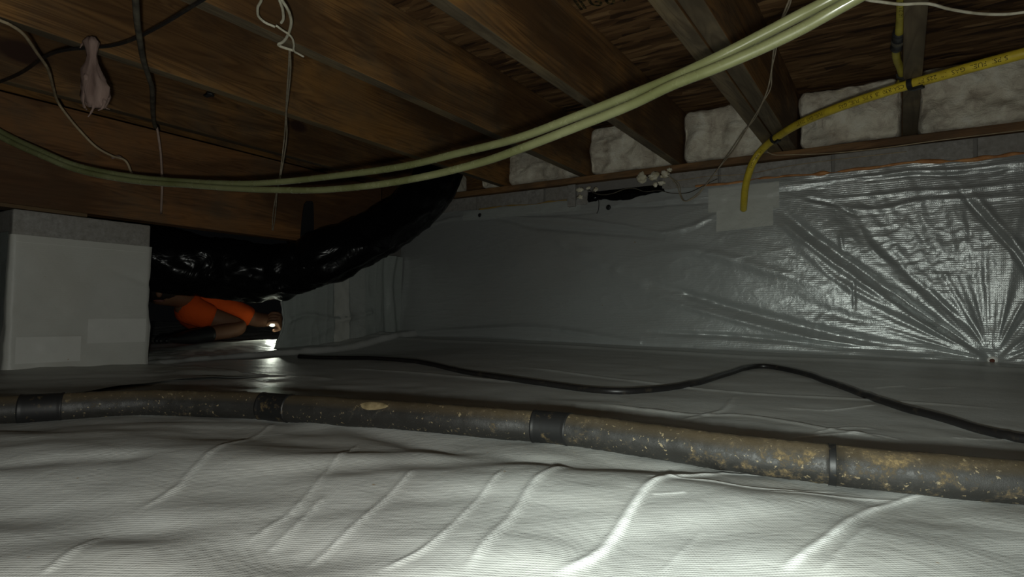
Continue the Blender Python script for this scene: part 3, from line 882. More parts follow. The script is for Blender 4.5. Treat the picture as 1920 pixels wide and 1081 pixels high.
# ------------------------------------------------------------------ return wall stub and the sheet hung on it
wl = box_obj('wall_left', (-2.46, 1.96, -.08), (-2.335, WALL_Y + .02, BEAM_B - .002), M_CONC, None, .003)
tag(wl, 'short block return wall under the girder', 'wall', kind='structure')
sy = np.linspace(1.64, 2.40, 150); sz = np.linspace(-.005, .495, 110)
SY, SZ = np.meshgrid(sy, sz, indexing='ij')
k = (SZ - 0) / .5
so = .006 * fbm(SY * 6, SZ * 4, 3, 88) + .010 * np.exp(-((SY - 1.66) / .03) ** 2) * (1 - k)
so += .012 * np.exp(-((SY - 2.33 - .012 * np.sin(SZ * 14)) / .018) ** 2) - .010 * np.exp(-((SY - 2.28 - .01 * np.sin(SZ * 11)) / .016) ** 2)
P = smooth_poly([onx(u, v, -2.3)[1:] for u, v in [(545, 600), (580, 590), (640, 598), (700, 585)]], 4)
d, s, tt = poly_dist(SY, SZ, P); so += .009 * np.exp(-(d / .012) ** 2)
P = smooth_poly([onx(u, v, -2.3)[1:] for u, v in [(550, 640), (600, 625), (660, 590)]], 4)
d, s, tt = poly_dist(SY, SZ, P); so += .008 * np.exp(-(d / .02) ** 2)
so += .003 * (1 - np.abs(vnoise(SY * 22, SZ * 5, 4))) ** 3
XX = -2.315 + so + .02 * np.exp(-SZ / .05)
edge = -.045 * sstep(.16, 0, SZ) * sstep(1.75, 1.64, SY) + .012 * np.sin(SZ * 16) * sstep(1.72, 1.64, SY)
VV = np.stack([XX, SY + edge, np.maximum(SZ, floor_z(XX, SY + edge) - .004) if False else SZ], -1)
side = thing('side_liner', (-2.3, 2.0, 0), 'grey plastic sheet hanging under the girder beside the black duct', 'plastic sheet')
link('sheet', grid_mesh('sheet', VV, 150, 110), M_SIDE, side, smooth=True)
def side_strip(name, y0, y1, m, off, seed):
    n = 50; q = 10
    W = np.zeros((n, q, 3))
    for i in range(n):
        for j in range(q):
            z = .035 + .455 * i / (n - 1); y = y0 + (y1 - y0) * j / (q - 1) + .006 * math.sin(z * 9)
            a = int(np.clip(np.searchsorted(sy, y), 0, 149)); c = int(np.clip(np.searchsorted(sz, z), 0, 109))
            W[i, j] = (XX[a, c] + off + .0015 * vnoise(y * 60, z * 60, seed), y, z)
    return link(name, grid_mesh(name, W, n, q), m, side, smooth=True)
side_strip('seam_tape', 2.03, 2.13, M_TAPEG, .003, 2)['label'] = 'shiny crinkled seam tape'
side_strip('seam_tape', 1.93, 2.025, M_TAPE, .003, 5)['label'] = 'dull pale seam tape'
# rolled free edge of the sheet
zz_ = np.linspace(.0, .30, 40)
P = np.stack([np.interp(zz_, sz, XX[0]) , np.interp(zz_, sz, (SY + edge)[0]), zz_], -1)
link('rolled_edge', tube_mesh('rolled_edge', P, lambda s: .0035 + .003 * abs(math.sin(s * 23)) ** 3, 8), M_SIDE, side, smooth=True)

# ------------------------------------------------------------------ insulation batts in the rim bays
BATTS = [  # x0, x1, z0, z1, label
    (-.315, .004, .829, 1.040, 'cream fibreglass batt stuffed behind the two yellow gas pipes'),
    (.056, .412, .829, 1.050, 'cream fibreglass batt past the clipped joist, under the yellow pipe'),
    (-.752, -.425, .829, 1.045, 'cream fibreglass batt between doubled joists and the vent wires'),
    (-1.182, -.802, .829, 1.045, 'cream fibreglass batt directly above the dark wall vent'),
    (-1.630, -1.232, .829, .990, 'low cream fibreglass batt between the vent and the duct'),
    (-1.80, -1.682, .829, .930, 'small torn batt piece beside the rising end of the duct'),
    (-2.085, -1.96, .829, .940, 'small dusty batt scrap behind the rising duct'),
    (.462, .82, .829, 1.045, 'cream fibreglass batt in the bay past the last joist'),
]
for k, (x0, x1, z0, z1, lab) in enumerate(BATTS):
    o = puffy_box('insulation_batt', (x0, WALL_Y + .004, z0), (x1, WALL_Y + .12, z1), M_INS, None, (34, 34, 34), .018, .5, 100 + k, 13, (.25, 1.0, .4))
    tag(o, lab, 'insulation', 'rim insulation batts')

# ------------------------------------------------------------------ wall vent
vent = thing('wall_vent', ((VX0 + VX1) / 2, WALL_Y, .72), 'black slot of a foundation vent cut into the block wall', 'vent')
bm = bmesh.new()
y0, y1, z0, z1 = WALL_Y + .006, WALL_Y + .15, .694, .750
x0, x1 = VX0 + .004, VX1 - .002
c = [bm.verts.new(p) for p in [(x0, y0, z0), (x1, y0, z0), (x1, y0, z1), (x0, y0, z1), (x0, y1, z0), (x1, y1, z0), (x1, y1, z1), (x0, y1, z1)]]
for f in [(0, 1, 5, 4), (1, 2, 6, 5), (2, 3, 7, 6), (3, 0, 4, 7), (4, 5, 6, 7)]: bm.faces.new([c[i] for i in f])
me = bpy.data.meshes.new('recess'); bm.to_mesh(me); bm.free()
link('recess', me, M_BLACK, vent)
box_obj('jamb_block', (VX0 - .092, WALL_Y - .014, .688), (VX0 - .052, WALL_Y + .06, .790), M_CONC, vent, .003)
box_obj('mortar_jamb', (VX0 - .050, WALL_Y - .004, .694), (VX0 + .004, WALL_Y + .06, .762), M_CONC, vent, .006)
# crumpled black film stuffed in the slot
V = np.zeros((60, 14, 3))
for i in range(60):
    for j in range(14):
        t = i / 59; x = VX0 + .008 + t * (VX1 - VX0 + .012); q = j / 13
        zc = .722 + .004 * math.sin(t * 9); hh = .024 * (1 - .45 * t ** 3) * (.75 + .3 * float(vnoise(np.array(t * 9), np.array(1.0), 3)))
        V[i, j] = (x, WALL_Y + .002 - .012 * math.sin(q * math.pi) - .006 * float(vnoise(np.array(t * 14), np.array(q * 4), 6)), zc + hh * (2 * q - 1))
link('black_film', grid_mesh('black_film', V, 60, 14), M_DUCT, vent, smooth=True)
def lump(name, c, r, m, par, seed, sq=(1, 1, 1)):
    bm = bmesh.new(); bmesh.ops.create_icosphere(bm, subdivisions=3, radius=1)
    for v in bm.verts:
        n = 1 + .55 * float(fbm(np.array(v.co.x * 2.1 + v.co.z), np.array(v.co.y * 2.1 - v.co.z * 1.3), 3, seed))
        v.co = Vector((c[0] + v.co.x * r * n * sq[0], c[1] + v.co.y * r * n * sq[1], c[2] + v.co.z * r * n * sq[2]))
    me = bpy.data.meshes.new(name); bm.to_mesh(me); bm.free()
    return link(name, me, m, par, smooth=True)
for i, (u, v, rr) in enumerate([(1205, 332, .022), (1222, 332, .020), (1246, 327, .016), (1255, 318, .009), (1240, 343, .011), (1086, 356, .012), (1088, 368, .012), (1117, 355, .010), (1103, 352, .007), (1228, 346, .010)]):
    p = ony(u, v, WALL_Y - .008)
    o = lump('foam_lump', p, rr, M_FOAM, vent, 40 + i, (1.2, .6, .8)); o['label'] = 'cream spray foam lump'

# ------------------------------------------------------------------ black duct
duct = thing('flexible_duct', (-2.3, 1.5, .2), 'thick black plastic-wrapped duct passing under the girder and rising', 'duct')
TP = smooth_poly([(-2.95, .45, .45), (-2.78, .80, .44), (-2.64, 1.12, .415), (-2.47, 1.40, .372), (-2.33, 1.55, .362), (-2.215, 1.645, .380), (-2.13, 1.70, .420)], 14)
def dd1(S, A):
    return .012 * fbm(S * 16, np.cos(A) * 1.6 + np.sin(A) * 2.1, 2, 7) + .006 * (1 - np.abs(vnoise(S * 40 + np.sin(A) * 3, np.cos(A) * 4, 9))) ** 2
tr = link('trunk', tube_mesh('trunk', TP, lambda s: .150 - .036 * s ** 1.5 - .012 * max(0, (s - .86) / .14) ** 2, 64, True, dd1), M_DUCT, duct, smooth=True)
BP = smooth_poly([(-2.30, 1.60, .368), (-2.20, 1.655, .384), (-2.06, 1.78, .474), (-1.985, 1.98, .600), (-1.93, 2.15, .760), (-1.915, 2.23, .90), (-1.91, 2.26, 1.02)], 14)
def dd2(S, A):
    return .009 * fbm(S * 12, np.cos(A) * 1.6 + np.sin(A) * 2.0, 2, 17) + .006 * (1 - np.abs(vnoise(S * 30 + np.sin(A) * 2, np.cos(A) * 3, 19))) ** 2
link('branch', tube_mesh('branch', BP, lambda s: .104 + .014 * min(1, s / .25) - .012 * s + .008 * math.exp(-((s - .20) / .05) ** 2), 64, True, dd2), M_DUCT, duct, smooth=True)
# hanger strap nailed to the girder
def strap(name, pts, w, x, par, m, th=.003):
    bm = bmesh.new(); L = []; R_ = []
    for (u, v), ww in zip(pts, w):
        a = onx(u - ww, v, x); b = onx(u + ww, v, x)
        L.append(a); R_.append(b)
    f = []; bk = []
    for a, b in zip(L, R_):
        f.append((bm.verts.new(a + np.array([th, 0, 0])), bm.verts.new(b + np.array([th, 0, 0])))); bk.append((bm.verts.new(a), bm.verts.new(b)))
    for i in range(len(f) - 1):
        bm.faces.new((f[i][0], f[i][1], f[i + 1][1], f[i + 1][0])); bm.faces.new((bk[i][1], bk[i][0], bk[i + 1][0], bk[i + 1][1]))
        bm.faces.new((f[i][1], bk[i][1], bk[i + 1][1], f[i + 1][1])); bm.faces.new((bk[i][0], f[i][0], f[i + 1][0], bk[i + 1][0]))
    bm.faces.new((f[0][0], bk[0][0], bk[0][1], f[0][1])); bm.faces.new((f[-1][1], bk[-1][1], bk[-1][0], f[-1][0]))
    me = bpy.data.meshes.new(name); bm.to_mesh(me); bm.free()
    return link(name, me, m, par)
strap('hanger_strap', [(579, 377), (578, 382), (577, 395), (576, 415), (575, 440), (575, 470)], [5, 8, 9.5, 11, 12, 13], BEAM_X + .003, duct, M_BLACK, .006)

# ------------------------------------------------------------------ sagging tubes
DU = np.array([-120, 0, 300, 600, 1000, 1300, 1560, 1720]); DD = np.array([1.60, 1.64, 1.62, 1.42, 1.05, .845, .735, .68])
UP = [(-110, 180), (0, 246), (75, 282), (150, 312), (250, 331), (350, 340), (450, 344), (520, 341), (600, 333), (748, 313), (859, 287), (970, 259), (1081, 218), (1180, 179), (1259, 147), (1338, 111), (1418, 71), (1497, 30), (1552, 2), (1650, -50), (1720, -90)]
LO = [(-110, 190), (0, 256), (75, 291), (150, 320), (250, 339), (350, 347), (450, 354), (520, 356), (600, 356), (700, 347), (800, 330), (900, 305), (970, 281), (1081, 238), (1180, 198), (1259, 160), (1338, 129), (1418, 95), (1497, 57), (1560, 22), (1650, -28), (1720, -68)]
for pts, dz, lab in [(UP, .012, 'upper of two pale green plastic tubes sagging below the joists'), (LO, 0, 'lower of two pale green plastic tubes sagging below the joists')]:
    P = smooth_poly(carry_on([dep(u, v, float(np.interp(u, DU, DD)) + dz) for u, v in pts], .9, 1.2, JOIST_B - .012 - dz * 1.5), 8)
    o = link('plastic_tube', tube_mesh('plastic_tube', P, .0078, 18), M_TUBE, None, smooth=True)
    tag(o, lab, 'tube', 'sagging tubes')

# ------------------------------------------------------------------ gas pipes
gas = thing('gas_pipe', tuple(ony(1395, 388, WALL_Y - .01)), 'bright yellow printed gas pipe leaving the taped wall patch', 'pipe')
GZ = JOIST_B - .0135
gp = [dep(1394, 392, 2.300), dep(1395, 378, 2.262), dep(1397, 355, 2.225), dep(1403, 328, 2.185), dep(1413, 302, 2.155), dep(1430, 279, 2.125)] + \
     [onz(u, v, GZ) for u, v in [(1457, 257), (1500, 231), (1560, 206), (1620, 185), (1700, 160), (1800, 132), (1920, 100), (2080, 60), (2300, 10)]]
GP = smooth_poly(carry_on(gp, 0, .9, GZ), 10)
link('pipe_run', tube_mesh('pipe_run', GP, .0128, 20), M_YEL, gas, smooth=True)
arc = np.concatenate([[0], np.cumsum(np.linalg.norm(GP[1:] - GP[:-1], axis=1))])
def path_frame(Pth, ar, s):
    p = np.array([np.interp(s, ar, Pth[:, k]) for k in range(3)])
    q = np.array([np.interp(s + .004, ar, Pth[:, k]) for k in range(3)]) - np.array([np.interp(s - .004, ar, Pth[:, k]) for k in range(3)])
    return p, q / np.linalg.norm(q)
def arc_at(Pth, ar, u, v):
    best = None
    for i in range(len(Pth)):
        d = Pth[i] - CAM; pu = 960 + F_PX * (d @ _R) / (d @ _F); pv = 540.5 - F_PX * (d @ _U) / (d @ _F)
        e = (pu - u) ** 2 + (pv - v) ** 2
        if best is None or e < best[0]: best = (e, ar[i])
    return best[1]
def print_on_pipe(txt, Pth, ar, s0, size, rad, par, flip, view_roll=0.0, stretch=1.0):
    cu = bpy.data.curves.new('lettering', 'FONT'); cu.body = txt; cu.size = size; cu.resolution_u = 2
    to = bpy.data.objects.new('tmp', cu); COL.objects.link(to)
    bpy.context.view_layer.update()
    dg = bpy.context.evaluated_depsgraph_get()
    me = bpy.data.meshes.new_from_object(to.evaluated_get(dg))
    bpy.data.objects.remove(to); bpy.data.curves.remove(cu)
    me.name = 'lettering'
    bm = bmesh.new(); bm.from_mesh(me)
    bmesh.ops.triangulate(bm, faces=bm.faces[:])
    for v in bm.verts:
        tx, ty = v.co.x * stretch, v.co.y - size * .35
        if flip: s = s0 - tx; ty = -ty
        else: s = s0 + tx
        p, T = path_frame(Pth, ar, s)
        to_cam = CAM - p; N = to_cam - (to_cam @ T) * T; N /= np.linalg.norm(N); B = np.cross(N, T)
        if B[2] < 0: B = -B
        a = ty / rad + view_roll
        v.co = p + (N * math.cos(a) + B * math.sin(a)) * (rad + .0004)
    bm.normal_update(); bm.to_mesh(me); bm.free(); me.materials.clear()
    return link('lettering', me, M_INK, par)
s_hi = lambda u, v: arc_at(GP, arc, u, v)
print_on_pipe('5 PSI  FUEL  GAS  1"  225 FT', GP, arc, s_hi(1895, 107), .0155, .0128, gas, True)
print_on_pipe('CSA-B30  IB  5 PSI  FUEL GAS', GP, arc, s_hi(1700, 160), .0145, .0128, gas, True)
print_on_pipe('FUEL GAS  223 FT', GP, arc, s_hi(1545, 212), .0140, .0128, gas, True)
print_on_pipe('5 PSI  FUEL GAS', GP, arc, s_hi(1432, 277), .0125, .0128, gas, True)
def pipe_clip(Pth, ar, s, rad, par, tabdir):
    p, T = path_frame(Pth, ar, s)
    up = np.array([0, 0, 1.0]); B = np.cross(T, up); B /= np.linalg.norm(B); Nn = np.cross(B, T)
    bm = bmesh.new()
    n = 18; rows = []
    for i in range(n + 1):
        a = -math.pi * 1.05 + math.pi * 1.25 * i / n     # wraps under the pipe
        row = []
        for (w_, r_) in [(-.006, rad + .0005), (.006, rad + .0005), (.006, rad + .0045), (-.006, rad + .0045)]:
            q = p + T * w_ + (B * math.cos(a) + Nn * math.sin(a)) * r_
            row.append(bm.verts.new(q))
        rows.append(row)
    for r0, r1 in zip(rows[:-1], rows[1:]):
        for k in range(4): bm.faces.new((r0[k], r0[(k + 1) % 4], r1[(k + 1) % 4], r1[k]))
    bm.faces.new(rows[0][::-1]); bm.faces.new(rows[-1])
    # nail tab
    c = p + B * tabdir * 0.0 + T * .014 - Nn * (rad + .002)
    e1, e2, e3 = T * .014, B * .006, Nn * .004
    vs = [bm.verts.new(c + sx * e1 + sy_ * e2 + sz_ * e3) for sx in (-1, 1) for sy_ in (-1, 1) for sz_ in (-1, 1)]
    for f in [(0, 1, 3, 2), (4, 6, 7, 5), (0, 4, 5, 1), (2, 3, 7, 6), (0, 2, 6, 4), (1, 5, 7, 3)]: bm.faces.new([vs[i] for i in f])
    bmesh.ops.recalc_face_normals(bm, faces=bm.faces[:])
    me = bpy.data.meshes.new('pipe_clip'); bm.to_mesh(me); bm.free()
    o = link('pipe_clip', me, M_BLACK, par); o['label'] = 'black nail-on pipe clip'
    return o
pipe_clip(GP, arc, s_hi(1455, 260), .0128, gas, 1)
pipe_clip(GP, arc, s_hi(1705, 160), .0128, gas, 1)

gas2 = thing('gas_pipe', tuple(onz(1689, 0, .84)), 'dull yellow gas pipe with a black coupling running beside a joist', 'pipe')
SZ2 = JOIST_B + .014
G2 = smooth_poly([onz(u, v, SZ2) for u, v in [(1693, -120), (1691, -40), (1690, 0), (1689, 30), (1687, 55), (1684, 78), (1680, 96), (1682, 112), (1689, 130)]] + [onz(1691, 146, SZ2 - .002), onz(1683, 160, SZ2 - .006), onz(1660, 172, SZ2 - .010), onz(1610, 190, SZ2 - .012), onz(1550, 211, SZ2 - .013)], 10)
link('pipe_run', tube_mesh('pipe_run', G2, .0088, 18), M_YELD, gas2, smooth=True)
arc2 = np.concatenate([[0], np.cumsum(np.linalg.norm(G2[1:] - G2[:-1], axis=1))])
sc_ = arc_at(G2, arc2, 1685, 74)
def collar(Pth, ar, s0, s1, prof, name, m, par, sides=20):
    ss = np.linspace(s0, s1, 24)
    P = np.array([path_frame(Pth, ar, s)[0] for s in ss])
    return link(name, tube_mesh(name, P, prof, sides), m, par, smooth=True)
cp = collar(G2, arc2, sc_ - .040, sc_ + .046, lambda s: .0125 + .0018 * (abs(s - .5) < .12) + .0012 * (s < .15) + .0012 * (s > .85), 'coupling', M_BLACK, gas2)
cp['label'] = 'black pipe coupling'
collar(G2, arc2, sc_ - .005, sc_ + .010, lambda s: .0148, 'coupling_ring', M_DUSTY, gas2)
print_on_pipe('5 PSI  FUEL  GAS', G2, arc2, arc_at(G2, arc2, 1689, 55) - .155, .0105, .0088, gas2, False)
pipe_clip(G2, arc2, arc_at(G2, arc2, 1689, 140), .0088, gas2, -1)

# ------------------------------------------------------------------ wires and strings
def wire(name, pts, rad, m, label, cat='wire', n=8, sides=8, group=None, parent=None, ext=None):
    P = smooth_poly(carry_on(pts, ext[0], ext[1], JOIST_B - .004) if ext else pts, n)
    o = link(name, tube_mesh(name, P, rad, sides), m, parent, smooth=True)
    if label: tag(o, label, cat, group)
    return o
def hang(u, v, z):
    p = onz(u, v, z)
    if p[0] < -2.080: p = onx(u, v, -2.080)
    return p
wire('white_wire', [onz(u, v, JOIST_B - .006) for u, v in [(1560, -22), (1620, -2), (1655, 4), (1690, 8), (1740, 7), (1780, 17), (1830, 25), (1880, 27), (1920, 23), (1990, 12), (2100, 10)]], .0030, M_WIRE, 'thin cream wire stapled across the joist above the gas pipe', ext=(.3, .8))
wire('black_wire', [hang(u, v, JOIST_B - .010) for u, v in [(-60, 172), (0, 153), (40, 136), (85, 106), (120, 94), (170, 89), (210, 85), (250, 73), (300, 48), (345, 21), (385, -4), (460, -50)]], .0042, M_CABLE, 'thin black wire looping across the joists behind the pink tuft', ext=(.4, .8))
wire('hanging_cable', [hang(u, v, JOIST_B - .022) for u, v in [(251, -40), (254, 0), (257, 40), (262, 75), (268, 110), (279, 145), (285, 166), (286, 200), (288, 225), (291, 238)]], .0064, M_DUSTY, 'thick dusty dark cable hanging from the joists over the black wire', 'cable', ext=(.8, 0))
wire('pink_wire', [hang(u, v, JOIST_B - .022) for u, v in [(294, 238), (297, 255), (301, 285), (303, 315), (304, 345)]] + [onx(302, 400, BEAM_X + .012)], .0038, M_PINKW, 'thin pinkish wire running down the girder below the dark cable')
wire('brown_wire', [hang(u, v, JOIST_B - .024) for u, v in [(-30, 22), (0, 38), (20, 47), (45, 65), (70, 100), (90, 130), (100, 165), (108, 190), (125, 215), (150, 245), (180, 275), (210, 292), (235, 301), (247, 325)]], .0036, M_BROWNW, 'thin tan wire curving down past the dark knot to the girder', ext=(.7, 0))
ws = thing('wire_bundle', tuple(onz(540, 80, JOIST_B)), 'knotted white wire bundle hooked under a joist with string below', 'wire')
zb_ = JOIST_B - .007
for k, pts in enumerate([[(494, -25), (490, 0), (484, 12), (483, 20), (485, 31), (497, 42), (515, 50)], [(520, -20), (524, 0), (529, 14), (531, 26), (531, 36), (527, 43)],
                         [(524, -20), (529, 0), (537, 13), (543, 26), (546, 44), (540, 65), (531, 78), (522, 83), (529, 88), (551, 95)], [(518, 48), (529, 56), (541, 64), (548, 72), (551, 84), (551, 95), (560, 101), (569, 106)]]):
    wire('strand', [onz(u, v, zb_ - .003 * k) for u, v in pts], [.0028, .0030, .0032, .0024][k], M_WIRE, None, parent=ws, ext=(.25, 0) if k < 3 else None)
for k, off in enumerate((0, 1)):
    pts = []
    for i, (u, v) in enumerate([(543, 93), (541, 130), (538, 175), (536, 215), (533, 259), (525, 326), (518, 363), (512, 400), (510, 436)]):
        t = i / 8; dz = 1.40 + (2.50 - 1.40) * t ** 1.1
        pts.append(dep(u + off * (4.0 * math.sin(t * 9) ** 2 + .5), v, dz))
    wire('string', pts, .0022, M_STRING, None, parent=ws)
for k in range(2):
    pts = []
    base = [(1488, -20), (1475, 12), (1462, 45), (1455, 75), (1450, 100), (1447, 130), (1440, 165), (1428, 195), (1412, 222), (1395, 250), (1375, 282), (1350, 312), (1322, 348), (1303, 367), (1285, 377), (1276, 368), (1268, 345), (1252, 328)]
    for i, (u, v) in enumerate(base):
        dz = np.interp(i, [0, 3, 7, 12, 17], [1.13, 1.32, 1.66, 2.25, 2.42])
        lim = ony(u, v, WALL_Y - .03); dz = min(dz, float((lim - CAM) @ _F))
        pts.append(dep(u + k * (5 * math.sin(i * 1.3) ** 2 - (6 if 8 < i < 12 else 0)), v, dz))
    tag(wire('thin_string', pts, .0020 if k == 0 else .0016, M_STRING, None), ['tan string dropping from the joists to the wall vent', 'thinner twin of the tan string dropping to the vent'][k], 'string')
wire('vent_wire', [ony(u, v, WALL_Y - .03) for u, v in [(1104, 356), (1115, 362), (1130, 365), (1150, 362), (1172, 354), (1190, 353), (1210, 359), (1235, 357), (1260, 362), (1290, 361), (1315, 350), (1345, 335)]], .0018, M_DUSTY, 'thin dark wire wandering across the black vent slot')
wire('dangling_wire', [ony(u, v, WALL_Y - .022) for u, v in [(1122, 372), (1123, 382), (1122, 393), (1119, 400)]], .0018, M_BLACK, 'short black wire end hanging below the vent')
wire('sill_wire', [ony(u, v, WALL_Y - .012) for u, v in [(1437, 284), (1452, 290), (1480, 290), (1560, 287), (1650, 278), (1760, 263), (1900, 246), (1990, 236)]], .0020, M_BROWNW, 'thin brown wire stretched along the front of the sill plate')
wire('block_wire', [ony(u, v, WALL_Y + .006) for u, v in [(1262, 340), (1330, 330), (1400, 326), (1480, 311), (1560, 300), (1700, 284)]], .0015, M_BROWNW, 'very thin brown wire lying across the bare block course')

# ------------------------------------------------------------------ hanging tuft of pink insulation
tf = thing('insulation_tuft', tuple(onz(170, 85, JOIST_B)), 'ragged pink insulation tuft hanging over the black wire', 'insulation')
prof = [(171, 70, 8), (170, 80, 13), (171, 92, 11), (172, 105, 9), (172, 118, 11), (170, 132, 17), (174, 148, 22), (178, 165, 24), (180, 180, 24), (180, 193, 21), (182, 202, 13)]
td = 1.345
ring = []
for u, v, hw in prof:
    c_ = dep(u, v, td); ww = hw / F_PX * td
    row = []
    for k in range(28):
        a = 2 * math.pi * k / 28
        rr = 1 + .22 * float(fbm(np.array(a * 2.2), np.array(v * .05), 3, 4)) + .10 * math.sin(a * 7 + v * .05)
        row.append(c_ + _R * math.cos(a) * ww * rr + _F * math.sin(a) * ww * .55 * rr)
    ring.append(row)
link('clump', grid_mesh('clump', np.array(ring), len(prof), 28, wrap=True, caps=True), M_PINK, tf, smooth=True)
for k, (pts, r0) in enumerate([([(163, 140), (158, 170), (156, 190), (160, 202)], .006), ([(172, 185), (175, 200), (170, 212), (165, 219)], .0045), ([(188, 180), (196, 190), (192, 202), (184, 207)], .0055),
                               ([(165, 75), (155, 82), (150, 90)], .004), ([(198, 160), (204, 172), (204, 186)], .0045), ([(190, 195), (200, 203), (206, 205)], .003), ([(160, 185), (157, 198), (163, 206)], .0045)]):
    P = smooth_poly([dep(u, v, td - .012 + .004 * k) for u, v in pts], 6)
    link('strand', tube_mesh('strand', P, lambda s, r0=r0: r0 * (1 - .75 * s) * (1 + .2 * math.sin(s * 20)), 8), M_PINK, tf, smooth=True)
wsp = wire('cobweb_wisp', [dep(u, v, 1.9) for u, v in [(210, 296), (222, 293), (230, 298)]], .0040, M_PINK, 'tiny pink fluff caught on the tan wire', 'fluff')
# nail hole plug / wasp mud on a joist edge
o = lump('mud_dauber', hang(393, 177, JOIST_B - .004), .010, M_BLACK, None, 3, (1.3, 1, .7)); tag(o, 'small black blob stuck under a joist edge', 'blob')

# ------------------------------------------------------------------ black drain pipe on the sheet
dp = thing('drain_pipe', (-.6, .75, 0), 'muddy black drain pipe lying across the ground sheet', 'pipe')
DR = .0238
top_ = np.array([(-160, 752), (0, 744), (100, 739), (220, 733), (330, 730), (480, 734), (560, 740), (720, 750), (900, 762), (1020, 769), (1200, 788), (1400, 814), (1560, 832), (1750, 849), (1920, 861), (2150, 875)], float)
bot_ = np.array([(-160, 797), (0, 790), (100, 786), (220, 781), (330, 779), (480, 781), (560, 787), (720, 799), (900, 814), (1020, 823), (1200, 847), (1400, 875), (1560, 893), (1750, 917), (1920, 937), (2150, 960)], float)
cen = (top_ + bot_) / 2
dpts = []
for (u, v) in cen:
    p = onz(u, v, DR + .002); dpts.append(p)
DP = smooth_poly(carry_on(dpts, .9, 1.1), 10)
for q in DP:
    q[2] = max(DR - .004, .35 * (float(floor_z(q[0], q[1]))) + DR - .001)
arcd = np.concatenate([[0], np.cumsum(np.linalg.norm(DP[1:] - DP[:-1], axis=1))])
def dsp(S, A): return .0007 * fbm(S * 60, np.cos(A) * 2 + np.sin(A) * 2.6, 3, 3)
cuts = [arc_at(DP, arcd, u, v) for u, v in [(78, 765), (517, 760), (1035, 797), (1560, 862)]]
b_ = [.006] + cuts + [arcd[-1] - .006]
for i, (a, c) in enumerate(zip(b_[:-1], b_[1:])):
    ss = np.linspace(a + (.002 if i else 0), c - .002, 60)
    P = np.array([path_frame(DP, arcd, min(max(s, .004), arcd[-1] - .004))[0] for s in ss])
    link('pipe_length', tube_mesh('pipe_length', P, DR, 36, True, dsp), M_DRAIN, dp, smooth=True)
for (c, wd) in zip(cuts, (.030, .032, .030, .004)):
    o = collar(DP, arcd, c - wd, c + wd, lambda s: DR + .0009 + .0007 * (s < .08) + .0007 * (s > .92), 'collar', M_COUP, dp, 36)
# bare tan scuff on the top of the pipe
def pipe_patch(name, u0, u1, a0, a1, m, off):
    s0 = arc_at(DP, arcd, u0, 760); s1 = arc_at(DP, arcd, u1, 765)
    n = 22; V = np.zeros((n, n, 3))
    for i in range(n):
        for j in range(n):
            t = 2 * i / (n - 1) - 1; q = 2 * j / (n - 1) - 1
            w_ = (1 - abs(t) ** 2.2) ** .6 * (1 - .25 * t)
            p, T = path_frame(DP, arcd, (s0 + s1) / 2 + t * (s1 - s0) / 2)
            to = CAM - p; N = to - (to @ T) * T; N /= np.linalg.norm(N); B = np.cross(N, T); B = B if B[2] > 0 else -B
            a = (a0 + a1) / 2 + q * w_ * (a1 - a0) / 2
            V[i, j] = p + (N * math.cos(a) + B * math.sin(a)) * (DR + off * (1 - .8 * q * q))
    return link(name, grid_mesh(name, V, n, n), m, dp, smooth=True)
pipe_patch('mud_patch', 683, 736, .25, .95, M_MUD, .0022)['label'] = 'tan leaf-shaped patch of dried mud'

# ------------------------------------------------------------------ black cable on the ground
cpts = []
for u, v in [(560, 668), (640, 670), (720, 672), (800, 681), (860, 694), (960, 710), (1060, 723), (1150, 734), (1230, 729), (1310, 716), (1360, 701), (1400, 689), (1430, 686), (1470, 691), (1520, 704), (1590, 728), (1680, 760), (1780, 788), (1860, 808), (1930, 823), (2100, 850)]:
    p = floor_pt(u, v, .007); cpts.append((p[0], p[1], float(floor_z(p[0], p[1])) + .0068))
CP = smooth_poly(carry_on(cpts, 0, 1.1), 8)
for q in CP: q[2] = float(floor_z(q[0], q[1])) + .0068
tag(link('ground_cable', tube_mesh('ground_cable', CP, .0075, 14), M_CABLE, None, smooth=True), 'black cable snaking over the ground sheet between drain pipe and wall', 'cable')

# ------------------------------------------------------------------ worker lying beyond the girder
def skinned(name, verts, edges, radii, root, m, parent=None, lev=2):
    me = bpy.data.meshes.new(name)
    me.from_pydata([tuple(v) for v in verts], edges, [])
    o = link(name, me, m, parent)
    o.modifiers.new('skin', 'SKIN'); o.modifiers['skin'].use_smooth_shade = True
    sv = me.skin_vertices[0].data
    for i, r_ in enumerate(radii):
        rr = r_ if isinstance(r_, tuple) else (r_, r_)
        sv[i].radius = rr; sv[i].use_root = (i == root)
    s = o.modifiers.new('sub', 'SUBSURF'); s.levels = lev; s.render_levels = lev
    return o
B = {}
vs, es, rs = [], [], []
def jv(k, p, r_, *to):
    B[k] = len(vs); vs.append(p); rs.append(r_)
    for q in to: es.append((B[q], B[k]))
def px(u, v, x, z=None):
    p = onx(u, v, x)
    return (float(p[0]), float(p[1]), float(p[2]) if z is None else z)
jv('pelvis', px(402, 580, -3.66, .15), .125)
jv('belly', px(395, 575, -3.40, .16), .120, 'pelvis')
jv('chest', px(386, 570, -3.14, .185), .130, 'belly')
jv('throat', px(366, 562, -2.95), .075, 'chest')
jv('neck', px(335, 552, -2.85), .055, 'throat')
jv('skull', px(305, 546, -2.82), .084, 'neck')
jv('crown', px(291, 531, -2.81), .074, 'skull')
jv('shoulder_r', px(385, 566, -2.885), .064, 'throat')
jv('upper_r', px(432, 580, -2.82), .050, 'shoulder_r')
jv('elbow_r', px(482, 600, -2.76), .042, 'upper_r')
jv('fore_r', px(500, 600, -2.70), .038, 'elbow_r')
jv('wrist_r', px(514, 600, -2.65), .029, 'fore_r')
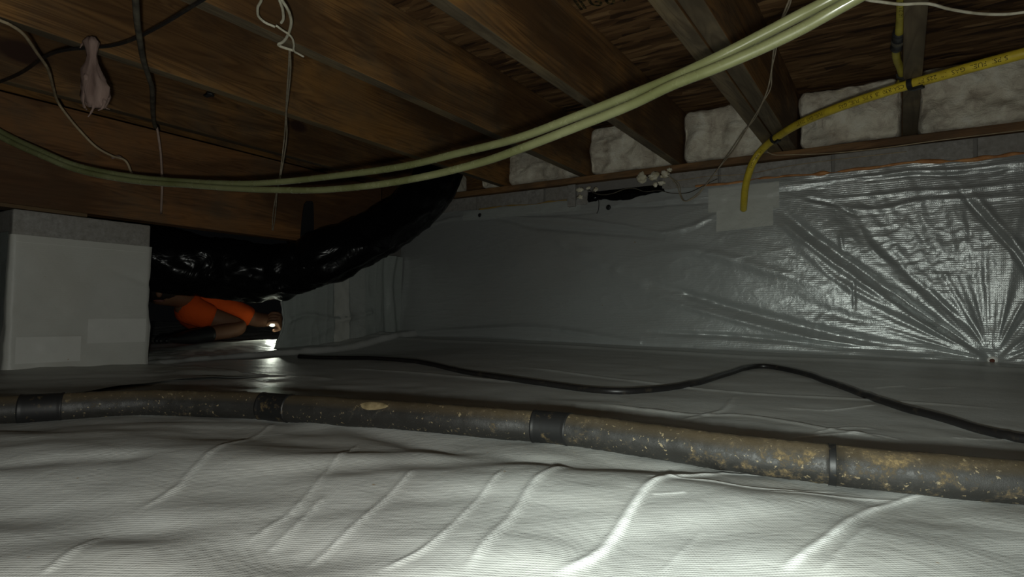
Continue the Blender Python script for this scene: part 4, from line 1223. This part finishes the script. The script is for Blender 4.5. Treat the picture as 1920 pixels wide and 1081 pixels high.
jv('palm_r', px(526, 602, -2.60), (.036, .026), 'wrist_r')
jv('shoulder_l', px(345, 578, -2.86), .062, 'throat')
jv('elbow_l', px(458, 615, -2.74), .042, 'shoulder_l')
jv('fore_l', px(415, 622, -2.70), .040, 'elbow_l')
jv('wrist_l', px(372, 629, -2.68), .030, 'fore_l')
jv('palm_l', px(335, 635, -2.66), (.038, .022), 'wrist_l')
bd = (Vector(vs[B['pelvis']]) - Vector(vs[B['chest']])); bd.z = 0; bd.normalize(); bs = Vector((-bd.y, bd.x, 0))
for sgn, nm in ((-1, 'r'), (1, 'l')):
    h0 = Vector(vs[B['pelvis']])
    for key, along, across, zz, r_, fr in (('hip_', .10, .09, .14, .10, 'pelvis'), ('knee_', .52, .13, .11, .068, 'hip_' + nm), ('ankle_', .93, .15, .10, .045, 'knee_' + nm), ('toe_', 1.07, .16, .07, .036, 'ankle_' + nm)):
        q = h0 + bd * along + bs * sgn * across
        jv(key + nm, (q.x, q.y, zz), r_, fr)
# gloved hand flat on the sheet
b = Vector(vs[B['palm_l']]); hdir = (b - Vector(vs[B['wrist_l']])); hdir.z = 0; hdir.normalize(); hs = Vector((-hdir.y, hdir.x, 0))
for i, (dy, ln, r_) in enumerate([(-.028, .060, .0095), (-.010, .072, .010), (.009, .068, .0095), (.026, .052, .0085)]):
    c0 = b + hs * dy + hdir * .034; c1 = c0 + hdir * ln * .55 + Vector((0, 0, .004)); c2 = c0 + hdir * ln - Vector((0, 0, .010))
    jv('fl%da' % i, tuple(c0), r_ * 1.1, 'palm_l'); jv('fl%db' % i, tuple(c1), r_, 'fl%da' % i); jv('fl%dc' % i, tuple(c2), r_ * .85, 'fl%db' % i)
c0 = b - hs * .046 + hdir * .004; jv('tl_a', tuple(c0), .011, 'palm_l'); jv('tl_b', tuple(c0 + hdir * .038 - hs * .012 - Vector((0, 0, .008))), .009, 'tl_a')
# bare hand closed round the flashlight
TD = Vector((.13, -.13, -.20)).normalized()
b = Vector(vs[B['palm_r']]); tn = TD.cross(Vector((0, 0, 1))).normalized(); tu = tn.cross(TD)
FL = b + tn * .036 + tu * .004          # axis of the flashlight beside the palm
for i, o_ in enumerate((-.030, -.010, .010, .029)):
    base = b + TD * o_
    c0 = base + tu * .026 + tn * .010; c1 = FL + TD * o_ + tu * .0245 + tn * .006; c2 = FL + TD * o_ + tn * .0245 - tu * .004
    jv('fr%da' % i, tuple(c0), .0098, 'palm_r'); jv('fr%db' % i, tuple(c1), .0092, 'fr%da' % i); jv('fr%dc' % i, tuple(c2), .0082, 'fr%db' % i)
c0 = b + TD * .030 - tu * .026; jv('tr_a', tuple(c0), .011, 'palm_r'); jv('tr_b', tuple(FL + TD * .045 - tu * .0245), .009, 'tr_a')
person = thing('person', (vs[B['pelvis']][0], vs[B['pelvis']][1], .02), 'person in orange shirt lying on the ground beyond the girder', 'person')
body = skinned('body', vs, es, rs, B['pelvis'], M_SKIN, person)
# face on the front of the head (turned to the light in the gap)
hd = Vector(vs[B['skull']]); fw = Vector((.80, -.55, -.10)).normalized(); sd = fw.cross(Vector((0, 0, 1))).normalized(); upv = sd.cross(fw)
def blob(name, c, r3, m, par):
    bm = bmesh.new(); bmesh.ops.create_icosphere(bm, subdivisions=3, radius=1)
    Mx = Matrix((tuple(sd * r3[0]), tuple(fw * r3[1]), tuple(upv * r3[2]))).transposed()
    for v in bm.verts: v.co = Mx @ v.co + c
    me = bpy.data.meshes.new(name); bm.to_mesh(me); bm.free(); return link(name, me, m, par, smooth=True)
blob('nose', hd + fw * .092 + upv * .002, (.013, .020, .022), M_SKIN, person)
for s_ in (-1, 1):
    blob('ear', hd + sd * s_ * .088 + upv * .01, (.010, .020, .030), M_SKIN, person)
    blob('eye', hd + sd * s_ * .032 + fw * .078 + upv * .03, (.013, .012, .010), M_HAIR, person)
blob('mouth', hd + fw * .084 - upv * .035, (.024, .010, .006), mat('lips', (.16, .06, .045), .5), person)
hc = Vector(vs[B['crown']]) * .55 + hd * .45
blob('hair', hc - fw * .016 + upv * .012, (.098, .100, .088), M_HAIR, person)
# shirt and trousers as looser skins over the body
def sub(keys, edges_, grow, root, name, m):
    vv = []; rr = []; ix = {}
    for k, g in keys:
        ix[k] = len(vv)
        if isinstance(k, str) and k in B: vv.append(vs[B[k]]); r_ = rs[B[k]]
        else: vv.append(k[0]); r_ = k[1]
        r_ = r_ if isinstance(r_, tuple) else (r_, r_)
        rr.append((r_[0] + g, r_[1] + g))
    return skinned(name, vv, [(ix[a], ix[b]) for a, b in edges_], rr, ix[root], m, person)
cuff_r = (tuple(Vector(vs[B['upper_r']]).lerp(Vector(vs[B['elbow_r']]), .90)), .046)
cuff_l = (tuple(Vector(vs[B['shoulder_l']]).lerp(Vector(vs[B['elbow_l']]), .55)), .050)
sub([('belly', .016), ('chest', .016), ('throat', .012), ('shoulder_r', .014), ('upper_r', .014), (cuff_r, .010), ('shoulder_l', .014), (cuff_l, .012)],
    [('belly', 'chest'), ('chest', 'throat'), ('throat', 'shoulder_r'), ('shoulder_r', 'upper_r'), ('upper_r', cuff_r), ('throat', 'shoulder_l'), ('shoulder_l', cuff_l)], 0, 'chest', 'shirt', M_ORANGE)
sub([('pelvis', .016), ('belly', .010), ('hip_r', .014), ('knee_r', .018), ('ankle_r', .020), ('hip_l', .014), ('knee_l', .018), ('ankle_l', .020)],
    [('belly', 'pelvis'), ('pelvis', 'hip_r'), ('hip_r', 'knee_r'), ('knee_r', 'ankle_r'), ('pelvis', 'hip_l'), ('hip_l', 'knee_l'), ('knee_l', 'ankle_l')], 0, 'pelvis', 'trousers', M_PANTS)
gl = (tuple(Vector(vs[B['fore_l']]).lerp(Vector(vs[B['wrist_l']]), .35)), .042)
gk = [('wrist_l', .008), (gl, .006), ('palm_l', .006)] + [('fl%d%s' % (i, c), .003) for i in range(4) for c in 'abc'] + [('tl_a', .003), ('tl_b', .003)]
ge = [(gl, 'wrist_l'), ('wrist_l', 'palm_l')] + [e for i in range(4) for e in (('palm_l', 'fl%da' % i), ('fl%da' % i, 'fl%db' % i), ('fl%db' % i, 'fl%dc' % i))] + [('palm_l', 'tl_a'), ('tl_a', 'tl_b')]
sub(gk, ge, 0, 'wrist_l', 'glove', M_BLACK)['label'] = 'black work glove'
for nm in 'rl':
    a = Vector(vs[B['ankle_' + nm]]); t_ = Vector(vs[B['toe_' + nm]])
    skinned('boot', [tuple(a + Vector((0, .03, .01))), tuple(a), tuple(t_)], [(0, 1), (1, 2)], [.062, .060, .048], 1, M_HAIR, person)

# the worker's torch, lit, in the reaching hand
fl0 = FL - TD * .055; fl1 = fl0 + TD * .15
torch = thing('flashlight', tuple(fl0), 'small lit flashlight held low beside the hanging sheet', 'flashlight')
P = np.array([fl0 + TD * t for t in np.linspace(-.005, .080, 30)])
link('barrel', tube_mesh('barrel', P, lambda s: .0125 + (.006 if s > .80 else 0) + .0008 * math.sin(s * 90), 18), M_BLACK, torch, smooth=True)
P = np.array([fl0 + TD * t for t in np.linspace(.0805, .0825, 4)])
link('lens', tube_mesh('lens', P, .0155, 18), M_LENS, torch)
spot('flashlight_beam', tuple(fl0 + TD * .088), tuple(fl0 + TD * .6), 1.2, 118, .6, .008, (.93, 1.0, .84))
